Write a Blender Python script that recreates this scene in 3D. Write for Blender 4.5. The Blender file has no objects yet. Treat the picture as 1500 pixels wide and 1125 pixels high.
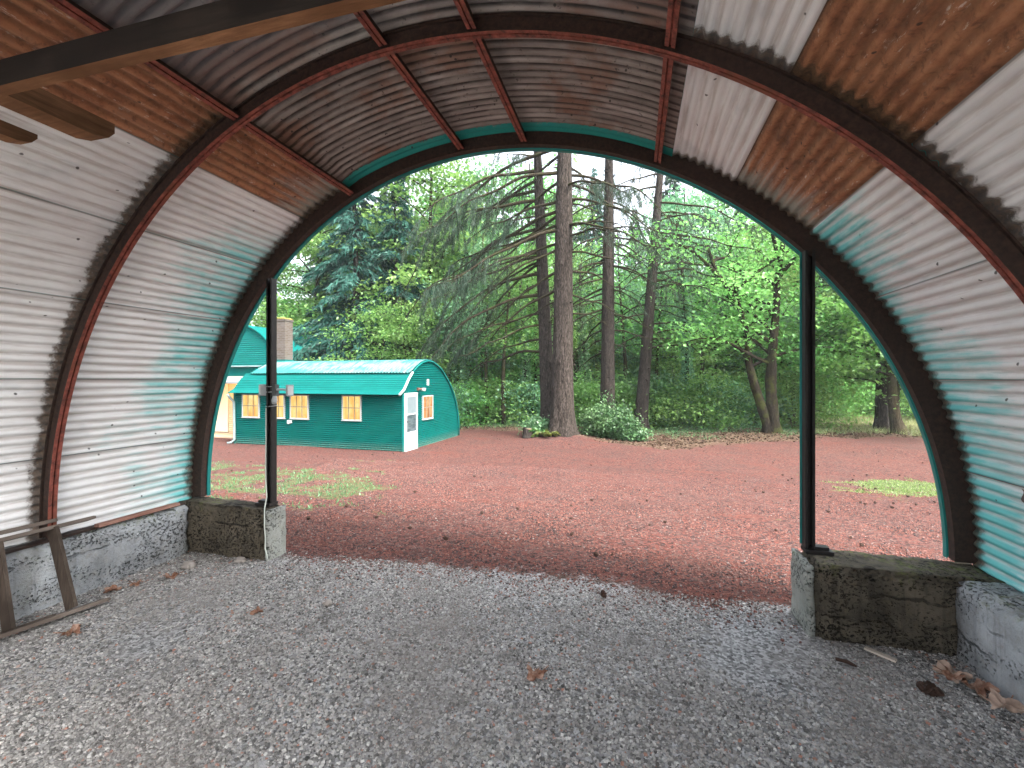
import bpy, math, random
import numpy as np
from mathutils import noise, Vector
S = bpy.context.scene
COL = S.collection
R_ = math.radians
rng = np.random.default_rng(11)

# ------------------------------------------------------------------ helpers
def link(o):
    COL.objects.link(o)
    return o

def tag(o, label=None, cat=None, group=None, kind=None):
    if label: o['label'] = label
    if cat: o['category'] = cat
    if group: o['group'] = group
    if kind: o['kind'] = kind
    return o

def thing(name, loc, label, cat, group=None, rotz=0.0):
    o = link(bpy.data.objects.new(name, None))
    o.empty_display_size = 0.2
    o.location = loc
    o.rotation_euler = (0, 0, rotz)
    return tag(o, label, cat, group)

class MB:
    """collects geometry with numpy arrays; build() links it as one mesh object"""
    def __init__(s):
        s.v, s.f4, s.f3, s.n, s.m4, s.m3, s.at = [], [], [], 0, [], [], []
    def add(s, v, q=None, t=None, mat=0, val=None):
        v = np.asarray(v, float).reshape(-1, 3)
        if q is not None and len(q):
            q = np.asarray(q, int).reshape(-1, 4)
            s.f4.append(q + s.n); s.m4.append(np.full(len(q), mat))
        if t is not None and len(t):
            t = np.asarray(t, int).reshape(-1, 3)
            s.f3.append(t + s.n); s.m3.append(np.full(len(t), mat))
        s.at.append(np.broadcast_to(0.5 if val is None else val, (len(v),)).astype(float))
        s.v.append(v); s.n += len(v)
        return s
    def box(s, lo, hi, mat=0, M=None):
        (a, b, c), (d, e, f) = lo, hi
        v = np.array([(a,b,c),(d,b,c),(d,e,c),(a,e,c),(a,b,f),(d,b,f),(d,e,f),(a,e,f)], float)
        if M is not None: v = M(v)
        return s.add(v, [(0,3,2,1),(4,5,6,7),(0,1,5,4),(1,2,6,5),(2,3,7,6),(3,0,4,7)], mat=mat)
    def tube(s, pts, rad, n=8, mat=0, cap=True, val=None, wob=None):
        P = np.asarray(pts, float); k = len(P)
        rad = np.broadcast_to(rad, (k,)).astype(float)
        T = np.gradient(P, axis=0); T /= np.linalg.norm(T, axis=1)[:, None] + 1e-9
        ref = np.array([1., 0, 0]) if abs(T[0][0]) < .8 else np.array([0, 1., 0])
        A = ref - (T @ ref)[:, None] * T; A /= np.linalg.norm(A, axis=1)[:, None] + 1e-9
        B = np.cross(T, A)
        an = np.linspace(0, 2*np.pi, n, endpoint=False)
        rr = rad[:, None] * (wob if wob is not None else 1.0) * np.ones((k, n))
        v = P[:, None] + rr[..., None]*(np.cos(an)[None, :, None]*A[:, None] + np.sin(an)[None, :, None]*B[:, None])
        i, j = np.meshgrid(np.arange(k-1), np.arange(n), indexing='ij')
        q = np.stack([i*n+j, i*n+(j+1) % n, (i+1)*n+(j+1) % n, (i+1)*n+j], -1).reshape(-1, 4)
        v = v.reshape(-1, 3); t = []
        if cap:
            v = np.vstack([v, P[:1], P[-1:]])
            c0, c1 = k*n, k*n+1
            t = [(c0, (jj+1) % n, jj) for jj in range(n)] + [(c1, (k-1)*n+jj, (k-1)*n+(jj+1) % n) for jj in range(n)]
        return s.add(v, q, t, mat, val)
    def build(s, name, mats, parent=None, smooth=False, org=None, label=None):
        me = bpy.data.meshes.new(name)
        v = np.vstack(s.v)
        if org is not None: v = v - np.asarray(org, float)
        f4 = np.vstack(s.f4) if s.f4 else np.zeros((0, 4), int)
        f3 = np.vstack(s.f3) if s.f3 else np.zeros((0, 3), int)
        mi = np.concatenate((s.m4 or [np.zeros(0, int)]) + (s.m3 or [np.zeros(0, int)]))
        me.vertices.add(len(v)); me.vertices.foreach_set('co', v.astype(np.float32).ravel())
        nl = f4.size + f3.size
        me.loops.add(nl); me.loops.foreach_set('vertex_index', np.concatenate([f4.ravel(), f3.ravel()]).astype(np.int32))
        nf = len(f4) + len(f3)
        me.polygons.add(nf)
        st = np.concatenate([np.arange(len(f4))*4, f4.size + np.arange(len(f3))*3]).astype(np.int32)
        me.polygons.foreach_set('loop_start', st)
        me.polygons.foreach_set('material_index', mi.astype(np.int32))
        me.polygons.foreach_set('use_smooth', np.full(nf, bool(smooth)))
        a = me.attributes.new('val', 'FLOAT', 'POINT')
        a.data.foreach_set('value', np.concatenate(s.at).astype(np.float32))
        me.update(calc_edges=True); me.validate()
        for m in (mats if isinstance(mats, (list, tuple)) else [mats]): me.materials.append(m)
        o = link(bpy.data.objects.new(name, me))
        if parent is not None: o.parent = parent
        if label: o['label'] = label
        return o

def sheet_q(nr, nc):
    i, j = np.meshgrid(np.arange(nr-1), np.arange(nc-1), indexing='ij')
    return np.stack([i*nc+j, (i+1)*nc+j, (i+1)*nc+j+1, i*nc+j+1], -1).reshape(-1, 4)

def copy_thing(o, loc, rotz=0.0, sc=1.0, label=None):
    c = o.copy(); COL.objects.link(c)
    c.location = loc; c.rotation_euler = (0, 0, rotz); c.scale = (sc, sc, sc)
    if label: c['label'] = label
    for ch in o.children:
        d = ch.copy(); COL.objects.link(d); d.parent = c
        for g in ch.children:
            e = g.copy(); COL.objects.link(e); e.parent = d
    return c

def smooth(a, b, x):
    t = np.clip((x-a)/(b-a), 0, 1); return t*t*(3-2*t)

def vnoise(x, y, sc=1.0, seed=0.0, octv=3):
    x = np.atleast_1d(np.asarray(x, float)); y = np.atleast_1d(np.asarray(y, float))
    out = np.zeros(len(x)); amp = 1.0
    for k in range(octv):
        g = np.random.default_rng(int(seed*100)+k*7+1).random((64, 64))
        fx, fy = x*sc*2**k + 1000.3, y*sc*2**k + 1000.7
        ix, iy = np.floor(fx).astype(int), np.floor(fy).astype(int)
        tx, ty = fx-ix, fy-iy; tx = tx*tx*(3-2*tx); ty = ty*ty*(3-2*ty)
        a = g[ix % 64, iy % 64]; b = g[(ix+1) % 64, iy % 64]; c = g[ix % 64, (iy+1) % 64]; d = g[(ix+1) % 64, (iy+1) % 64]
        out += amp*((a*(1-tx)+b*tx)*(1-ty)+(c*(1-tx)+d*tx)*ty - .5); amp *= .5
    return out

# ------------------------------------------------------------------ materials
class NT:
    def __init__(s, name):
        s.m = bpy.data.materials.new(name); s.m.use_nodes = True
        s.t = s.m.node_tree; s.t.nodes.clear()
        s.out = s.t.nodes.new('ShaderNodeOutputMaterial')
    def n(s, typ, **kw):
        nd = s.t.nodes.new(typ)
        for k, v in kw.items():
            if k in nd.inputs: s.put(nd.inputs[k], v)
            else: setattr(nd, k, v)
        return nd
    def put(s, sock, v):
        if isinstance(v, bpy.types.NodeSocket): s.t.links.new(v, sock)
        elif isinstance(v, (tuple, list)) and len(v) == 3 and sock.type == 'RGBA': sock.default_value = (*v, 1)
        else: sock.default_value = v
    def co(s, scale=(1, 1, 1), rot=(0, 0, 0)):
        tc = s.n('ShaderNodeTexCoord')
        mp = s.n('ShaderNodeMapping'); s.put(mp.inputs['Vector'], tc.outputs['Object'])
        mp.inputs['Scale'].default_value = scale; mp.inputs['Rotation'].default_value = rot
        return mp.outputs[0]
    def xyz(s):
        tc = s.n('ShaderNodeTexCoord'); sp = s.n('ShaderNodeSeparateXYZ'); s.put(sp.inputs[0], tc.outputs['Object'])
        return sp.outputs
    def noise(s, co, scale, det=4, rough=.6, dist=0):
        return s.n('ShaderNodeTexNoise', Vector=co, Scale=scale, Detail=det, Roughness=rough, Distortion=dist).outputs['Fac']
    def vor(s, co, scale, feat='F1', out='Distance'):
        nd = s.t.nodes.new('ShaderNodeTexVoronoi'); nd.feature = feat
        s.put(nd.inputs['Vector'], co); nd.inputs['Scale'].default_value = scale
        return nd.outputs[out]
    def ss(s, x, a, b, lo=0., hi=1.):
        return s.n('ShaderNodeMapRange', Value=x, **{'From Min': a, 'From Max': b, 'To Min': lo, 'To Max': hi}, interpolation_type='SMOOTHSTEP').outputs[0]
    def ramp(s, x, stops):
        r = s.n('ShaderNodeValToRGB', Fac=x); e = r.color_ramp.elements
        while len(e) < len(stops): e.new(.5)
        for k, (p, c) in enumerate(stops): e[k].position = p; e[k].color = (*c, 1)
        return r.outputs[0]
    def mix(s, fac, a, b, typ='MIX'):
        m = s.n('ShaderNodeMix', data_type='RGBA', blend_type=typ)
        s.put(m.inputs[0], fac); s.put(m.inputs[6], a); s.put(m.inputs[7], b)
        return m.outputs[2]
    def math(s, op, a, b=0.0, c=None):
        m = s.n('ShaderNodeMath', operation=op); s.put(m.inputs[0], a); s.put(m.inputs[1], b)
        if c is not None: s.put(m.inputs[2], c)
        return m.outputs[0]
    def attr(s, name='val', out='Fac'):
        return s.n('ShaderNodeAttribute', attribute_name=name).outputs[out]
    def bump(s, h, st=.3, dist=.01, nrm=None):
        b = s.n('ShaderNodeBump', Height=h, Strength=st, Distance=dist)
        if nrm is not None: s.put(b.inputs['Normal'], nrm)
        return b.outputs[0]
    def pbr(s, col, rough=.7, normal=None, metal=0.0, spec=.3):
        p = s.n('ShaderNodeBsdfPrincipled')
        s.put(p.inputs['Base Color'], col); s.put(p.inputs['Roughness'], rough); s.put(p.inputs['Metallic'], metal)
        s.put(p.inputs['Specular IOR Level'], spec)
        if normal is not None: s.put(p.inputs['Normal'], normal)
        s.t.links.new(p.outputs[0], s.out.inputs[0])
        return s.m

def simple(name, col, rough=.7, var=.25, scale=12, bump=.15, metal=0., spec=.3, stretch=(1, 1, 1), dist=.004):
    n = NT(name); c = n.co(stretch); f = n.noise(c, scale, 6, .65)
    dk = tuple(x*(1-var) for x in col); lt = tuple(min(1, x*(1+var)) for x in col)
    return n.pbr(n.ramp(f, [(.25, dk), (.75, lt)]), rough, n.bump(f, bump, dist), metal, spec)

def panel_mat(name, kind):
    """weathered corrugated sheet; object x,z across, y along the hut; 'val' is 1 on the ridges that face inwards"""
    n = NT(name); xyz = n.xyz(); y = xyz['Y']
    st = n.noise(n.co((7, .55, 7)), 3.2, 6, .7)           # streaks along the sheet
    st2 = n.noise(n.co((26, 1.3, 26)), 2.0, 5, .7)
    bl = n.noise(n.co((1, 1, 1)), 1.7, 5, .6)
    fn = n.noise(n.co((1, 1, 1)), 26, 5, .7)
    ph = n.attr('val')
    if kind == 'white':
        base = n.ramp(bl, [(.3, (.66, .65, .64)), (.7, (.80, .80, .79))])
        vs = n.math('MULTIPLY', n.ss(ph, .75, .05), n.ss(st, .38, .62))  # pinkish valley stain, deepened in colour for the shade of the corrugation
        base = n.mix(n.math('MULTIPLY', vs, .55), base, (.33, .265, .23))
        base = n.mix(n.math('MULTIPLY', n.ss(st2, .55, .75), .35), base, (.42, .36, .31))
        base = n.mix(n.math('MULTIPLY', n.ss(n.noise(n.co((3, 2, 3)), 1.1, 3), .58, .75), .30), base, (.30, .34, .36))
    elif kind == 'rust':
        bs = n.noise(n.co((2.6, 1.5, 2.6)), 2.6, 8, .74)
        base = n.ramp(bs, [(.30, (.13, .065, .040)), (.44, (.29, .125, .064)), (.56, (.41, .19, .098)), (.70, (.32, .165, .10)), (.82, (.22, .13, .09))])
        base = n.mix(n.math('MULTIPLY', n.ss(st, .5, .68), .28), base, (.17, .075, .038))
        base = n.mix(n.math('MULTIPLY', n.ss(fn, .52, .68), .6), base, (.10, .055, .038))
        base = n.mix(n.math('MULTIPLY', n.ss(n.noise(n.co((13, 4.5, 13)), 2.2, 6, .75), .59, .66), n.ss(bl, .40, .54)), base, (.60, .48, .40))
        base = n.mix(n.math('MULTIPLY', n.ss(ph, .7, 0), .5), base, (.10, .055, .032))  # valleys of the rusty sheet darkened in colour as corrugation shade
        base = n.mix(n.math('MULTIPLY', n.ss(n.math('ADD', y, n.math('MULTIPLY', n.math('SUBTRACT', st, .5), 1.6)), 3.05, 3.65), .7), base, (.50, .47, .43))
    else:
        base = n.ramp(n.noise(n.co((.8, 5, .8)), 2.3, 6, .7), [(.25, (.11, .09, .08)), (.5, (.25, .21, .185)), (.75, (.42, .37, .33))])
        base = n.mix(n.math('MULTIPLY', n.ss(bl, .50, .62), .65), base, (.20, .085, .045))
        base = n.mix(n.ss(fn, .60, .70), base, (.05, .04, .035))
        base = n.mix(n.math('MULTIPLY', n.ss(ph, .65, .05), n.ss(n.noise(n.co((1, 3, 1)), 4, 4), .3, .6, .35, .95)), base, (.030, .022, .018))  # roof valleys darkened in colour to strengthen the corrugation shading
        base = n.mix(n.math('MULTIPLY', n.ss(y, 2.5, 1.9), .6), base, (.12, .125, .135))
    # teal paint blown in round the front edge
    ax = n.math('ABSOLUTE', n.math('ADD', xyz['X'], 1.1))
    if kind == 'white':
        reach = n.math('ADD', n.math('MULTIPLY', n.math('SUBTRACT', bl, .5), 1.7), n.math('MULTIPLY', n.math('SUBTRACT', st, .5), 1.3))
        lim = n.math('ADD', y, n.math('MULTIPLY', reach, 1.0))
        tm = n.ss(lim, 2.85, 3.62)
        tm = n.math('MULTIPLY', tm, n.ss(ax, 1.9, 2.35))
        low = n.math('MULTIPLY', n.ss(xyz['Z'], 1.7, .9), n.ss(xyz['X'], 0, .5))
        tm = n.math('MAXIMUM', tm, n.math('MULTIPLY', low, n.ss(n.math('ADD', y, n.math('MULTIPLY', reach, .8)), 2.75, 3.3)))
        tm = n.math('MULTIPLY', tm, n.ss(ph, -.35, .6))
        base = n.mix(n.math('MULTIPLY', tm, .85), base, (.04, .46, .45))
    elif kind == 'grey':
        tm = n.ss(n.math('ADD', y, n.math('MULTIPLY', n.math('SUBTRACT', fn, .5), .05)), 3.455, 3.47)
        base = n.mix(tm, base, (.02, .22, .19))
    else:
        tm = n.math('MULTIPLY', n.ss(n.math('ADD', y, n.math('MULTIPLY', st, .8)), 3.6, 3.95), .5)
        base = n.mix(tm, base, (.14, .22, .18))
    # dirt collected along the ribs
    dn = n.math('MULTIPLY', n.math('SUBTRACT', n.noise(n.co(), 9, 5, .75), .5), .20)
    d1 = n.ss(n.math('ADD', n.math('ABSOLUTE', n.math('SUBTRACT', y, 3.6)), dn), .13, .05)
    d2 = n.ss(n.math('ADD', n.math('ABSOLUTE', n.math('SUBTRACT', y, 2.36)), dn), .085, .035)
    d3 = n.ss(n.math('ADD', n.math('ABSOLUTE', n.math('SUBTRACT', y, 1.115)), dn), .085, .035)
    dirt = n.math('MAXIMUM', n.math('MAXIMUM', d1, d2), d3)
    if kind != 'grey':
        base = n.mix(n.math('MULTIPLY', dirt, .9), base, n.ramp(fn, [(.4, (.035, .025, .018)), (.65, (.16, .10, .06))]))
    if kind != 'grey': base = n.mix(n.math('MULTIPLY', n.ss(ph, -.1, -.9), .6), base, (.04, .03, .025))  # dark line along the lap edge, painted in for its shadow
    # nail spots
    sp = n.vor(n.co((1, 1, 1)), 7.5); spn = n.ss(sp, .085, .05)
    base = n.mix(n.math('MULTIPLY', spn, .85), base, (.03, .025, .022))
    b = n.bump(fn, .12, .004)
    return n.pbr(base, n.ss(fn, .3, .7, .55, .8), b, .0, .25)

M = {}
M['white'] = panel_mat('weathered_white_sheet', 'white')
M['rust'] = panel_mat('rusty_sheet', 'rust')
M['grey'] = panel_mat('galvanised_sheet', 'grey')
M['teal_out'] = simple('teal_paint_outside', (.012, .27, .25), .55, .2, 5, .1)

def primer():
    n = NT('red_primer_steel'); f = n.noise(n.co(), 22, 6, .7); g = n.noise(n.co(), 3, 4)
    c = n.ramp(f, [(.32, (.045, .018, .014)), (.48, (.17, .045, .032)), (.62, (.27, .075, .052)), (.8, (.34, .14, .10))])
    c = n.mix(n.ss(g, .5, .7), c, (.17, .055, .03))
    return n.pbr(c, .65, n.bump(f, .3, .003), 0, .3)
M['primer'] = primer()
def webm():
    n = NT('shaded_rusty_steel'); f = n.noise(n.co(), 30, 6, .7)  # rusty steel with the shade of the web faces put into its colour
    c = n.ramp(f, [(.35, (.018, .012, .010)), (.6, (.045, .026, .019)), (.8, (.085, .045, .03))])
    return n.pbr(c, .7, n.bump(f, .4, .003), 0, .3)
M['web'] = webm()
M['trim'] = simple('teal_trim', (.010, .17, .155), .5, .25, 6, .1)
M['black'] = simple('blackened_steel', (.016, .014, .013), .55, .4, 20, .2)

def concrete(name, light, dark, moss, warm):
    n = NT(name); c = n.co()
    a = n.noise(c, 2.6, 7, .7, .3); b = n.noise(c, 17, 6, .75); pit = n.noise(n.co((1, 1, 1.3)), 46, 4, .65); big = n.noise(n.co((1, 1, 1.2)), 40, 5, .65)
    zone = n.noise(n.co((1.2, 1.2, 2.6)), 1.9, 4, .6)
    dr = n.noise(n.co((7, 7, .5)), 2.2, 5, .7)
    col = n.ramp(a, [(.3, dark), (.47, tuple((x+y)/2 for x, y in zip(light, dark))), (.66, light)])
    col = n.mix(n.math('MULTIPLY', n.ss(b, .45, .7), .55), col, warm)
    col = n.mix(n.math('MULTIPLY', n.ss(dr, .52, .66), .45), col, dark)
    hz = n.ss(zone, .46, .58)
    pits = n.math('MAXIMUM', n.math('MULTIPLY', n.ss(big, .55, .61), hz), n.math('MULTIPLY', n.ss(pit, .56, .62), n.ss(zone, .36, .52)))
    col = n.mix(n.math('MULTIPLY', pits, .88), col, tuple(x*.18 for x in dark))
    col = n.mix(n.math('MULTIPLY', n.math('MULTIPLY', n.ss(pit, .42, .30), hz), .5), col, light)
    z = n.xyz()['Z']
    w = n.t.nodes.new('ShaderNodeTexWave'); w.bands_direction = 'Z'; n.put(w.inputs['Vector'], n.co())
    w.inputs['Scale'].default_value = 2.05; w.inputs['Distortion'].default_value = 2.2; w.inputs['Detail'].default_value = 5; w.inputs['Detail Scale'].default_value = 4
    ln = n.math('MULTIPLY', n.ss(w.outputs['Fac'], .06, .0), n.ss(n.noise(c, 3.1, 4), .48, .60))
    col = n.mix(n.math('MULTIPLY', ln, .7), col, tuple(x*.3 for x in dark))
    ms = n.math('MULTIPLY', n.ss(n.math('ADD', z, n.math('MULTIPLY', n.math('SUBTRACT', a, .5), .7)), .42, .54), n.ss(b, .46, .62))
    col = n.mix(n.math('MULTIPLY', ms, moss), col, (.11, .14, .025))
    h = n.math('SUBTRACT', n.math('ADD', n.math('MULTIPLY', b, .6), n.math('MULTIPLY', pit, .3)), n.math('ADD', n.math('MULTIPLY', pits, 1.2), n.math('MULTIPLY', ln, .8)))
    return n.pbr(col, .9, n.bump(h, 1., .014), 0, .2)
M['conc'] = concrete('painted_concrete', (.40, .42, .43), (.16, .168, .172), .7, (.26, .25, .225))
M['concd'] = concrete('dirty_concrete', (.135, .115, .085), (.032, .028, .021), .6, (.095, .075, .045))
M['conce'] = concrete('bare_concrete', (.32, .33, .30), (.17, .18, .16), .9, (.24, .23, .19))

def wood(name, a, b, stretch):
    n = NT(name); f = n.noise(n.co(stretch), 5, 6, .7, .4); g = n.noise(n.co(), 2, 3)
    return n.pbr(n.mix(n.ss(g, .4, .65), n.ramp(f, [(.3, a), (.7, b)]), a), .85, n.bump(f, .4, .004), 0, .15)
M['oldwood'] = wood('grey_old_wood', (.075, .058, .047), (.19, .155, .13), (9, .8, 9))
M['oldwood_v'] = wood('dark_old_wood', (.035, .026, .020), (.095, .072, .056), (9, 9, 1))
M['beam'] = wood('brown_timber', (.11, .048, .020), (.34, .17, .085), (.8, 8, 8))
M['board'] = wood('brown_board', (.085, .043, .022), (.27, .145, .08), (8, .8, 8))

# ------------------------------------------------------------------ ground shape
FX, FY = -2.75, 17.95                                      # foot of the big fir
def gz(x, y):
    x = np.asarray(x, float); y = np.asarray(y, float)
    t = np.clip((y-3.95)/9.2, 0, 1)
    z = -.745*(.55*t*t*(3-2*t)+.45*t)
    z = z + .22*np.exp(-((x-FX)**2+(y-FY)**2)/2.4) + .10*np.exp(-((x-5.6)**2+(y-21.5)**2)/3.)
    far = smooth(6, 12, y)
    z = z + far*.05*(np.sin(x*.55+1.3)*np.cos(y*.42)+.5*np.sin(x*1.1+y*.9))*smooth(3, 5, np.hypot(x+7, (y-15)*.6))
    return z + smooth(26, 60, y)*.5
def gz1(x, y): return float(gz(x, y))
def masks(x, y):
    n1 = vnoise(x, y, .45, 3, 4); n2 = vnoise(x, y, 1.7, 5, 3)
    grey = smooth(3.98, 3.02, y + .5*n1 + .3*n2)
    grey = np.where((x < -4.3) | (x > 2.1), grey*0, grey)
    # far limit of the red cinder yard
    ex = np.interp(x, [-60, -18, -7, -5, -3.6, -1.5, 0.8, 5, 10, 16, 60], [20, 19.6, 19.8, 20.5, 18.9, 17.0, 16.6, 18.9, 21.6, 23, 24])
    red = smooth(.9, -.9, y - ex + 1.6*n1 + .9*n2)
    red = red*(1-grey)
    n3 = vnoise(x, y, 2.6, 9, 3)
    g1 = .72*np.exp(-(((x+8.6)/3.6)**2 + ((y-8.6)/1.7)**2)) + .75*np.exp(-(((x+5.4)/2.0)**2+((y-6.6)/1.9)**2)) + .8*np.exp(-(((x+9.0)/3)**2+((y-6.5)/1.6)**2))
    g2 = 1.5*np.exp(-(((x-5.55-.486*(y-11.3))/1.05)**2 + ((y-11.3)/2.0)**2))
    grass = np.clip(1.7*(n3+.5*n1) + np.maximum(1.15*np.minimum(g1*1.25, 1), 2.0*np.minimum(g2, 1)) - .66, 0, 1)*(y > 4.2)
    back = smooth(.2, 2.2, y - ex + 1.2*n1)
    grass = np.maximum(grass, back*np.clip(.42 + 1.0*n1 + smooth(3, 9, x)*.35 + smooth(-3.8, -6, x)*.5, 0, 1))
    return grey, red, grass

def ground_material():
    n = NT('ground'); c = n.co()
    gr, rd, gs = n.attr('grey'), n.attr('red'), n.attr('grass')
    f1 = n.noise(c, 1.1, 6, .65); f2 = n.noise(c, 11, 5, .7); f3 = n.noise(c, 60, 3, .6)
    cell = n.vor(c, 62, 'F1', 'Color'); cs = n.t.nodes.new('ShaderNodeSeparateColor'); n.put(cs.inputs[0], cell)
    cell2 = n.vor(c, 34, 'F1', 'Color'); cs2 = n.t.nodes.new('ShaderNodeSeparateColor'); n.put(cs2.inputs[0], cell2)
    grey = n.ramp(cs.outputs[0], [(.0, (.08, .08, .08)), (.5, (.22, .22, .217)), (.9, (.38, .38, .375))])
    grey = n.mix(n.math('MULTIPLY', n.ss(f1, .4, .65), .5), grey, (.20, .18, .16))
    redc = n.ramp(cs2.outputs[0], [(.0, (0.0130, 0.0086, 0.0086)), (.22, (0.0432, 0.0216, 0.0187)), (.45, (0.0900, 0.0310, 0.0238)), (.72, (0.1188, 0.0418, 0.0310)), (.9, (0.0792, 0.0468, 0.0418)), (1., (0.1440, 0.0900, 0.0756))])
    redc = n.mix(n.math('MULTIPLY', n.ss(f1, .35, .75), .55), redc, (0.0490, 0.0310, 0.0281))
    redc = n.mix(n.math('MULTIPLY', n.ss(n.noise(n.co((.35, 1.6, 1)), 1.3, 4), .52, .72), .55), redc, (0.1008, 0.0310, 0.0202))
    redc = n.mix(n.math('MULTIPLY', n.ss(f2, .60, .72), .6), redc, (0.0180, 0.0122, 0.0108))
    lit = n.ramp(f2, [(.3, (.025, .016, .011)), (.45, (.07, .044, .03)), (.56, (.12, .08, .055)), (.64, (.05, .06, .02)), (.75, (.09, .05, .035))])
    grs = n.ramp(f2, [(.3, (.035, .065, .022)), (.55, (.08, .13, .045)), (.75, (.17, .19, .085))])
    y = n.xyz()['Y']
    grs = n.mix(n.math('MULTIPLY', n.ss(y, 20, 27), n.ss(f1, .3, .6)), grs, (.26, .235, .13))
    e = n.math('MULTIPLY', n.math('SUBTRACT', f2, .5), .9); e3 = n.math('MULTIPLY', n.math('SUBTRACT', f3, .5), .5)
    k = n.ss(n.math('ADD', rd, n.math('ADD', e, e3)), .35, .65)
    col = n.mix(k, lit, redc)
    col = n.mix(n.ss(n.math('ADD', gr, n.math('ADD', e, e3)), .38, .62), col, grey)
    col = n.mix(n.math('MULTIPLY', n.ss(n.math('ADD', gs, n.math('MULTIPLY', e, 2.4)), .5, .85), n.ss(y, 9, 15, .45, .8)), col, grs)
    h = n.math('ADD', n.math('MULTIPLY', cs2.outputs[1], .5), n.math('MULTIPLY', f3, .7))
    return n.pbr(col, .95, n.bump(h, .8, .016), 0, .15)

def axis_pts(a, b, fa, fb, fine, coarse):
    l = list(np.arange(fa, fb+1e-6, fine))
    k, p = fine, fb
    while p < b: k = min(k*1.35, coarse); p += k; l.append(min(p, b))
    k, p = fine, fa
    while p > a: k = min(k*1.35, coarse); p -= k; l.insert(0, max(p, a))
    return np.array(l)
gxs = axis_pts(-150, 150, -19, 15, .2, 12); gys = axis_pts(-60, 190, -2, 29, .2, 12)
GX, GY = np.meshgrid(gxs, gys, indexing='ij')
gxf, gyf = GX.ravel(), GY.ravel()
mb = MB().add(np.stack([gxf, gyf, gz(gxf, gyf) + .012*vnoise(gxf, gyf, 1.9, 8)*(gyf > 4)], 1), sheet_q(len(gxs), len(gys))[:, ::-1])
ground = mb.build('ground', ground_material(), smooth=True)
for nm, ar in zip(('grey', 'red', 'grass'), masks(gxf, gyf)):
    a = ground.data.attributes.new(nm, 'FLOAT', 'POINT'); a.data.foreach_set('value', ar.astype(np.float32))
ground['kind'] = 'structure'; ground['label'] = 'red cinder yard and grey gravel floor running into grass and forest litter'

# ---- loose stones: real chips lying on the ground
CUBE = np.array([(-1,-1,-1),(1,-1,-1),(1,1,-1),(-1,1,-1),(-1,-1,1),(1,-1,1),(1,1,1),(-1,1,1)], float)
CQ = np.array([(0,3,2,1),(4,5,6,7),(0,1,5,4),(1,2,6,5),(2,3,7,6),(3,0,4,7)])
def chips(name, x, y, size, palette, label, seed, tilt=.5, dust=(.21, .195, .178)):
    r = np.random.default_rng(seed); n = len(x)
    v = CUBE[None]*(1 + .45*(r.random((n, 8, 3))-.5)); v[:, 4:, :2] *= .35 + .6*r.random((n, 1, 1))
    v = v*np.stack([size, size*(.55+.45*r.random(n)), size*(.3+.4*r.random(n))], 1)[:, None]*.5
    a = r.random(n)*6.283; ca, sa = np.cos(a), np.sin(a)
    tx = (r.random(n)-.5)*2*tilt; ct, st = np.cos(tx), np.sin(tx)
    vy = v[..., 1]*ct[:, None]-v[..., 2]*st[:, None]; vz = v[..., 1]*st[:, None]+v[..., 2]*ct[:, None]
    vx = v[..., 0]
    X = vx*ca[:, None]-vy*sa[:, None]+x[:, None]; Y = vx*sa[:, None]+vy*ca[:, None]+y[:, None]
    Z = vz + (gz(x, y)+size*.14)[:, None]
    mb = MB().add(np.stack([X, Y, Z], -1).reshape(-1, 3), (CQ[None]+8*np.arange(n)[:, None, None]).reshape(-1, 4), val=np.repeat(r.random(n), 8))
    nt = NT(name); f = nt.noise(nt.co(), 90, 2)
    c = nt.ramp(nt.attr(), palette); c = nt.mix(nt.math('MULTIPLY', nt.ss(f, .5, .7), .35), c, (.06, .055, .05))
    c = nt.mix(nt.math('MULTIPLY', nt.ss(nt.noise(nt.co(), 1.3, 5, .65), .46, .64), .6), c, dust)
    c = nt.mix(nt.math('MULTIPLY', nt.ss(nt.noise(nt.co((1, 1.5, 1)), 2.1, 5, .7), .54, .70), .5), c, tuple(q*.35 for q in dust))
    o = mb.build(name, nt.pbr(c, .9, None, 0, .2))
    return tag(o, label, None, None, 'stuff')
r = np.random.default_rng(5)
n = 150000
x = -4.15+6.05*r.random(n); y = .75+2.95*r.random(n)
dens = vnoise(x, y, 1.1, 21, 3)
k = (masks(x, y)[0] > r.random(n)*.95) & (dens > -.42+ .5*r.random(n)); x, y = x[k], y[k]
chips('gravel', x, y, .0065+.0125*r.random(len(x))**2.2, [(.0, (0.0551, 0.0531, 0.0499)), (.2, (0.1605, 0.1554, 0.1451)), (.5, (0.2707, 0.2625, 0.2451)), (.84, (0.3810, 0.3706, 0.3469)), (.95, (0.5214, 0.5113, 0.4807)), (.972, (0.2807, 0.1475, 0.1084)), (1., (0.3409, 0.1769, 0.1320))], 'loose crushed grey gravel on the floor of the shelter', 31)
n = 190000
y = 3.0+8.5*r.random(n)**1.75; x = -7.5*(.42+.06*y)+ (r.random(n))*(1.0*y*1.75+2.6)
x = np.where(r.random(n) < .15, -9+18*r.random(n), x)
gm, rm, gsm = masks(x, y)
k = (rm > r.random(n)*.9) & (gsm < .25+.6*r.random(n)); x, y = x[k], y[k]
inh = (y < 3.72) & ((x < -3.0) | (x > 1.05)); x, y = x[~inh], y[~inh]
chips('red_cinder', x, y, .0065+.014*r.random(len(x))**2, [(.0, (.016, .013, .013)), (.14, (.040, .032, .032)), (.30, (.085, .066, .063)), (.40, (.125, .055, .044)), (.7, (.175, .068, .052)), (.9, (.21, .100, .080)), (.985, (.17, .14, .13)), (1., (.24, .22, .21))], 'loose red volcanic cinder chips covering the yard', 32, dust=(.115, .072, .064))

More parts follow.
